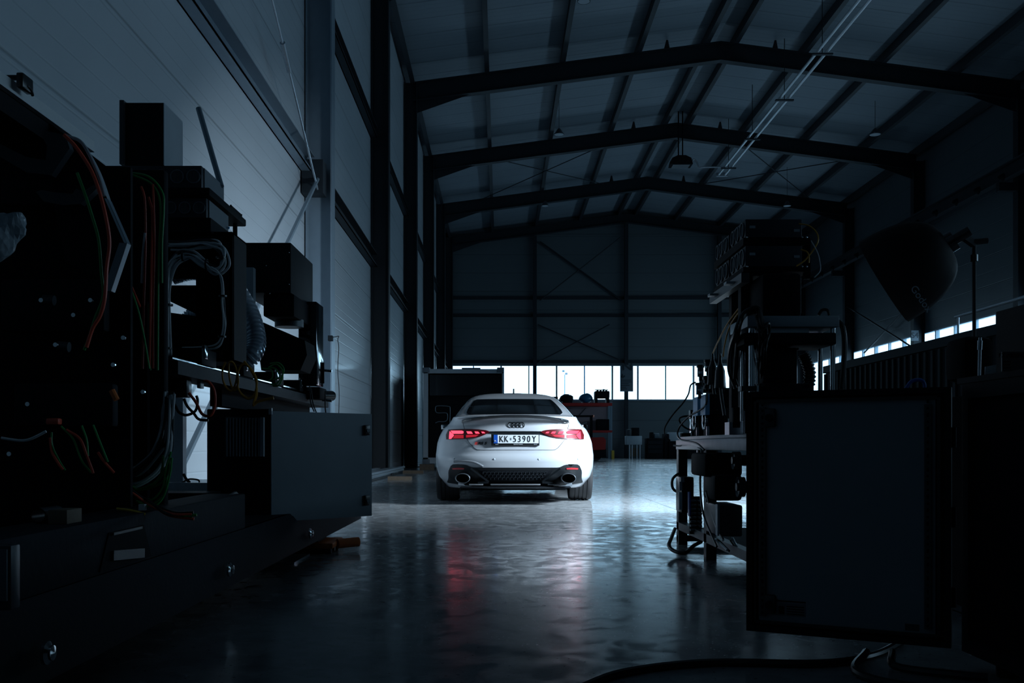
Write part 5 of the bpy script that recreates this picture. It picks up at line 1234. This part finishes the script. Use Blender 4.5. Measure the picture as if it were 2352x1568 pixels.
# ------------------------------------------------------------------ black cabinet at right with door swung open towards the aisle
D0 = Vector((X(1718, 3.27), 3.27, 0)); D1 = Vector((X(2186, 2.98), 2.98, 0)); d = (D1-D0).normalized(); n = Vector((d.y, -d.x, 0))
zt, zb = .836, .058
t = thing('electrical_cabinet', (1.9, 2.4, 0), 'large black electrical cabinet at right with its door open', 'cabinet')
cxm = 1.375
B = MB(); B.box(cxm+.02, 2.4, .9, 2.97, .05, .845); B.build('body', M['mblack'], t, 0)
MB().box(cxm-.005, 2.42, .88, 2.99, .845, .862).build('top_cover', M['black'], t, 0)
B = MB(); B.box(cxm, cxm+.02, .9, .94, .05, .845); B.box(cxm, cxm+.02, 2.93, 2.97, .05, .845); B.box(cxm, cxm+.02, .94, 2.93, .80, .845); B.box(cxm, cxm+.02, .94, 2.93, .05, .09); B.build('door_frame', M['black'], t, 0)
for x in (1.45, 2.3):
    for y in (1.0, 2.85): MB().cyl((x, y, 0), (x, y, .05), .03, 12).build('foot', M['mblack'], t)
W = (D1-D0).length; Mx = Matrix.Translation(D0) @ Matrix.Rotation(math.atan2(d.y, d.x), 4, 'Z')
dB = MB(); dB.box(0, W, .004, .02, zb, zt, 0, Mx)
dB.box(0, .018, -.022, .004, zb, zt, 0, Mx); dB.box(W-.018, W, -.022, .004, zb, zt, 0, Mx); dB.box(.018, W-.018, -.022, .004, zt-.018, zt, 0, Mx); dB.box(.018, W-.018, -.022, .004, zb, zb+.018, 0, Mx)
door = dB.build('door', M['black'], t, 0)
MB().box(.035, W-.045, .0, .003, zb+.035, zt-.035, 0, Mx).build('inner_panel', mat('grey_primer_sheet', (.24, .28, .31), .5), door, 0)
B = MB(); B.box(.022, .03, -.012, .002, zb+.03, zt-.03, 0, Mx); B.box(W-.04, W-.03, -.012, .002, zb+.03, zt-.03, 0, Mx); B.box(.03, W-.04, -.012, .002, zt-.035, zt-.025, 0, Mx); B.box(.03, W-.04, -.012, .002, zb+.025, zb+.035, 0, Mx); B.build('gasket', M['plblack'], door, 0)
for x in (.05, W-.065):
    st = MB().box(x-.010, x+.010, -.012, .0, zb+.05, zt-.05, 0, Mx).build('perforated_strip', M['dgrey'], door, 0)
    B = MB()
    for i in range(34):
        z = zb+.06+i*.0205; h = .006 if i % 2 else .0035
        B.box(x-.003, x+.003, -.0135, -.012, z-h, z+h, 0, Mx)
    B.build('holes', M['mblack'], st, 0)
for z in (zt-.085, zb+.09):
    c = Mx @ Vector((.075, -.012, z)); MB().box(-.015, .02, -.02, .012, -.03, .03, .006, Mx @ Matrix.Translation((.072, 0, z))).build('latch_cam', M['dgrey'], door)
    MB().cyl(Mx @ Vector((.075, -.018, z)), Mx @ Vector((.075, -.034, z)), .012, 16).build('latch_boss', M['black'], door)
    MB().cyl(Mx @ Vector((.05, -.01, z+.05)), Mx @ Vector((.05, -.016, z+.05)), .007, 12).build('rivet', M['plblack'], door)
lb = MB().box(.09, .185, -.0012, .0, zb+.055, zb+.095, 0, Mx).build('rating_label', M['grey'], door, 0)
B = MB()
for i in range(4): B.box(.125, .18, -.002, -.0012, zb+.060+i*.008, zb+.063+i*.008, 0, Mx)
B.box(.10, .118, -.002, -.0012, zb+.060, zb+.085, 0, Mx); B.box(.09, .185, -.002, -.0012, zb+.10, zb+.104, 0, Mx); B.build('label_print', M['mblack'], lb, 0)
MB().box(W-.13, W-.09, -.0012, .0, zb+.04, zb+.06, 0, Mx).build('small_label', M['dgrey'], door, 0)
for z in (zt-.15, (zt+zb)/2, zb+.15): MB().cyl(Mx @ Vector((W+.004, .0, z-.03)), Mx @ Vector((W+.004, .0, z+.03)), .009, 12).build('hinge', M['mblack'], door)
# things on the cabinet
t = thing('carton_box', (1.9, 2.3, .862), 'dark carton with printed label on the cabinet, at the right edge', 'box')
B = MB(); B.box(X(2288, 2.9), 2.35, 2.7, 2.9, .863, Z(716, 2.9)); B.build('carton', M['card'], t, 0)
lbx = X(2300, 2.7); l_ = MB().box(X(2300, 2.698), X(2352, 2.698), 2.694, 2.699, Z(853, 2.698), Z(808, 2.698)).build('label', M['dgrey'], t, 0)
text_mesh('lettering', 'FX MOTION', .016, M['black'], l_, Matrix.Translation((X(2332, 2.69), 2.692, Z(816, 2.69))) @ RXm, .0005)
B = MB()
for i in range(3): B.box(X(2304, 2.69), X(2322, 2.69), 2.6915, 2.6925, Z(846-i*7, 2.69), Z(843-i*7, 2.69))
B.build('printed_line', M['black'], l_, 0)
B = MB(); B.prism([P(2262, 872, 2.95), P(2290, 868, 2.95), P(2290, 837, 2.95), P(2263, 842, 2.95)], (0, .003, 0)); top(B, 'paper_sheet', 'paper', 'white folded paper standing beside the carton', 'paper', sm=0)
B = MB(); pbox(2212, 2290, 770, 873, 3.15, 3.3, .03, B); top(B, 'black_equipment_case', 'mblack', 'black equipment case behind the white paper sheet', 'case')
t = thing('standing_tube', P(2249, 880, 3.05), 'thin steel tube with thicker head standing beside the paper sheet', 'tube')
MB().cyl(P(2249, 876, 3.0), P(2251, 775, 3.0), .0045, 12).build('tube', M['galv'], t); MB().cyl(P(2250, 803, 3.0), P(2251, 782, 3.0), .007, 12).build('sleeve', M['galv'], t)
MB().tube([P(2078, 896, 3.8), P(2092, 877, 3.8), P(2108, 872, 3.8), P(2119, 875, 3.8), P(2124, 884, 3.8), P(2123, 897, 3.8)], .007).build('blue_hose', M['c_blue'], None, 35, 'blue hose loop showing above the open cabinet door', 'hose')
MB().box(1.9, 3.2, 3.7, 4.5, 0, Z(897, 3.7)).build('dark_crate', M['mblack'], None, 0, 'dark crate behind the open cabinet door', 'crate')
# floor cables in the foreground right
B = MB(); B.tube([(.18, 2.62, .012), (.35, 2.85, .012), (.62, 2.98, .012), (.95, 2.97, .012), (1.15, 3.08, .012), (1.33, 3.3, .012)], .012); top(B, 'floor_cable', 'c_black', 'thick black cable lying across the foreground floor at right', 'cable')
B = MB(); B.tube([(1.12, 3.05, .03), (1.02, 2.86, .014), (1.10, 2.68, .014), (1.36, 2.60, .014), (1.55, 2.66, .014)], .012); B.tube([(1.2, 3.05, .03), (1.16, 2.92, .014), (1.28, 2.82, .014), (1.36, 2.78, .014)], .012); top(B, 'coiled_cable', 'c_black', 'black cable coil under the open cabinet door', 'cable')

# ------------------------------------------------------------------ softbox on its stand
c = SOFT.copy(); n = SOFT_N; R = .47
t = thing('studio_softbox', c, 'black round softbox on a light stand at right, aimed at the car', 'softbox')
u = n.cross(Vector((0, 0, 1))).normalized(); v = n.cross(u).normalized()
B = MB(); rings = []; NS = 16
for k in range(12):
    f = k/11; ang = f*PI/2; rr = R*math.cos(ang*.93)**.75; dd = -.62*math.sin(ang)
    rings.append([B.bm.verts.new(c+n*(dd)+(u*math.cos(2*PI*(i+.5)/NS)+v*math.sin(2*PI*(i+.5)/NS))*rr) for i in range(NS)])
rings.insert(0, [B.bm.verts.new(c+n*.06+(u*math.cos(2*PI*(i+.5)/NS)+v*math.sin(2*PI*(i+.5)/NS))*R) for i in range(NS)])
for a, b_ in zip(rings, rings[1:]):
    for i in range(NS): B.bm.faces.new((a[i], a[(i+1) % NS], b_[(i+1) % NS], b_[i]))
B.bm.faces.new(rings[-1]); B.build('shell', M['fabric'], t, 60)
B = MB(); B.bm.faces.new([B.bm.verts.new(c-n*.03+(u*math.cos(2*PI*(i+.5)/NS)+v*math.sin(2*PI*(i+.5)/NS))*R*.97) for i in range(NS)]); B.build('inner_lining', M['white'], t, 0)
back = c-n*.64
MB().cyl(back+n*.08, back-n*.05, .10, 24).build('speed_ring', M['gloss'], t)
fl = MB().cyl(back-n*.05, back-n*.20, .05, 24).build('flash_head', M['plblack'], t)
pole_x, pole_y = X(2207, 10.0), 9.72
hz_ = Z(556, 9.72)
MB().bar(back-n*.12, (pole_x, pole_y, hz_-.02), .05, .06).build('tilt_bracket', M['black'], t)
MB().cyl((pole_x-.05, pole_y, hz_), (pole_x+.12, pole_y-.02, hz_+.01), .03, 14).build('tilt_handle', M['plblack'], t)
Mt = Matrix.Translation(c-n*.22) 
tx = text_mesh('lettering', 'Godox', .10, M['grey'], t, Matrix.Identity(4), .001)
pm = P(2116, 686, 9.47)
tx.data.transform(Matrix.Translation(c)); 
tx.data.transform(Matrix.Translation(pm) @ Matrix.Rotation(math.radians(55), 4, (0, 1, 0)) @ RXm); tx.data.transform(Matrix.Translation(-c))
t = thing('light_stand', (pole_x, pole_y, 0), 'tall black light stand holding the round softbox', 'stand')
MB().cyl((pole_x, pole_y, .5), (pole_x, pole_y, 1.6), .022, 14).build('lower_tube', M['black'], t)
MB().cyl((pole_x, pole_y, 1.6), (pole_x, pole_y, hz_), .018, 14).build('upper_tube', M['black'], t)
MB().cyl((pole_x, pole_y, Z(585, 9.72)), (pole_x, pole_y, Z(600, 9.72)), .035, 14).build('collar', M['plblack'], t)
for a in (90, 210, 330):
    a = math.radians(a); MB().bar((pole_x, pole_y, .55), (pole_x+.55*math.cos(a), pole_y+.55*math.sin(a), .012), .02, .02).build('leg', M['black'], t)
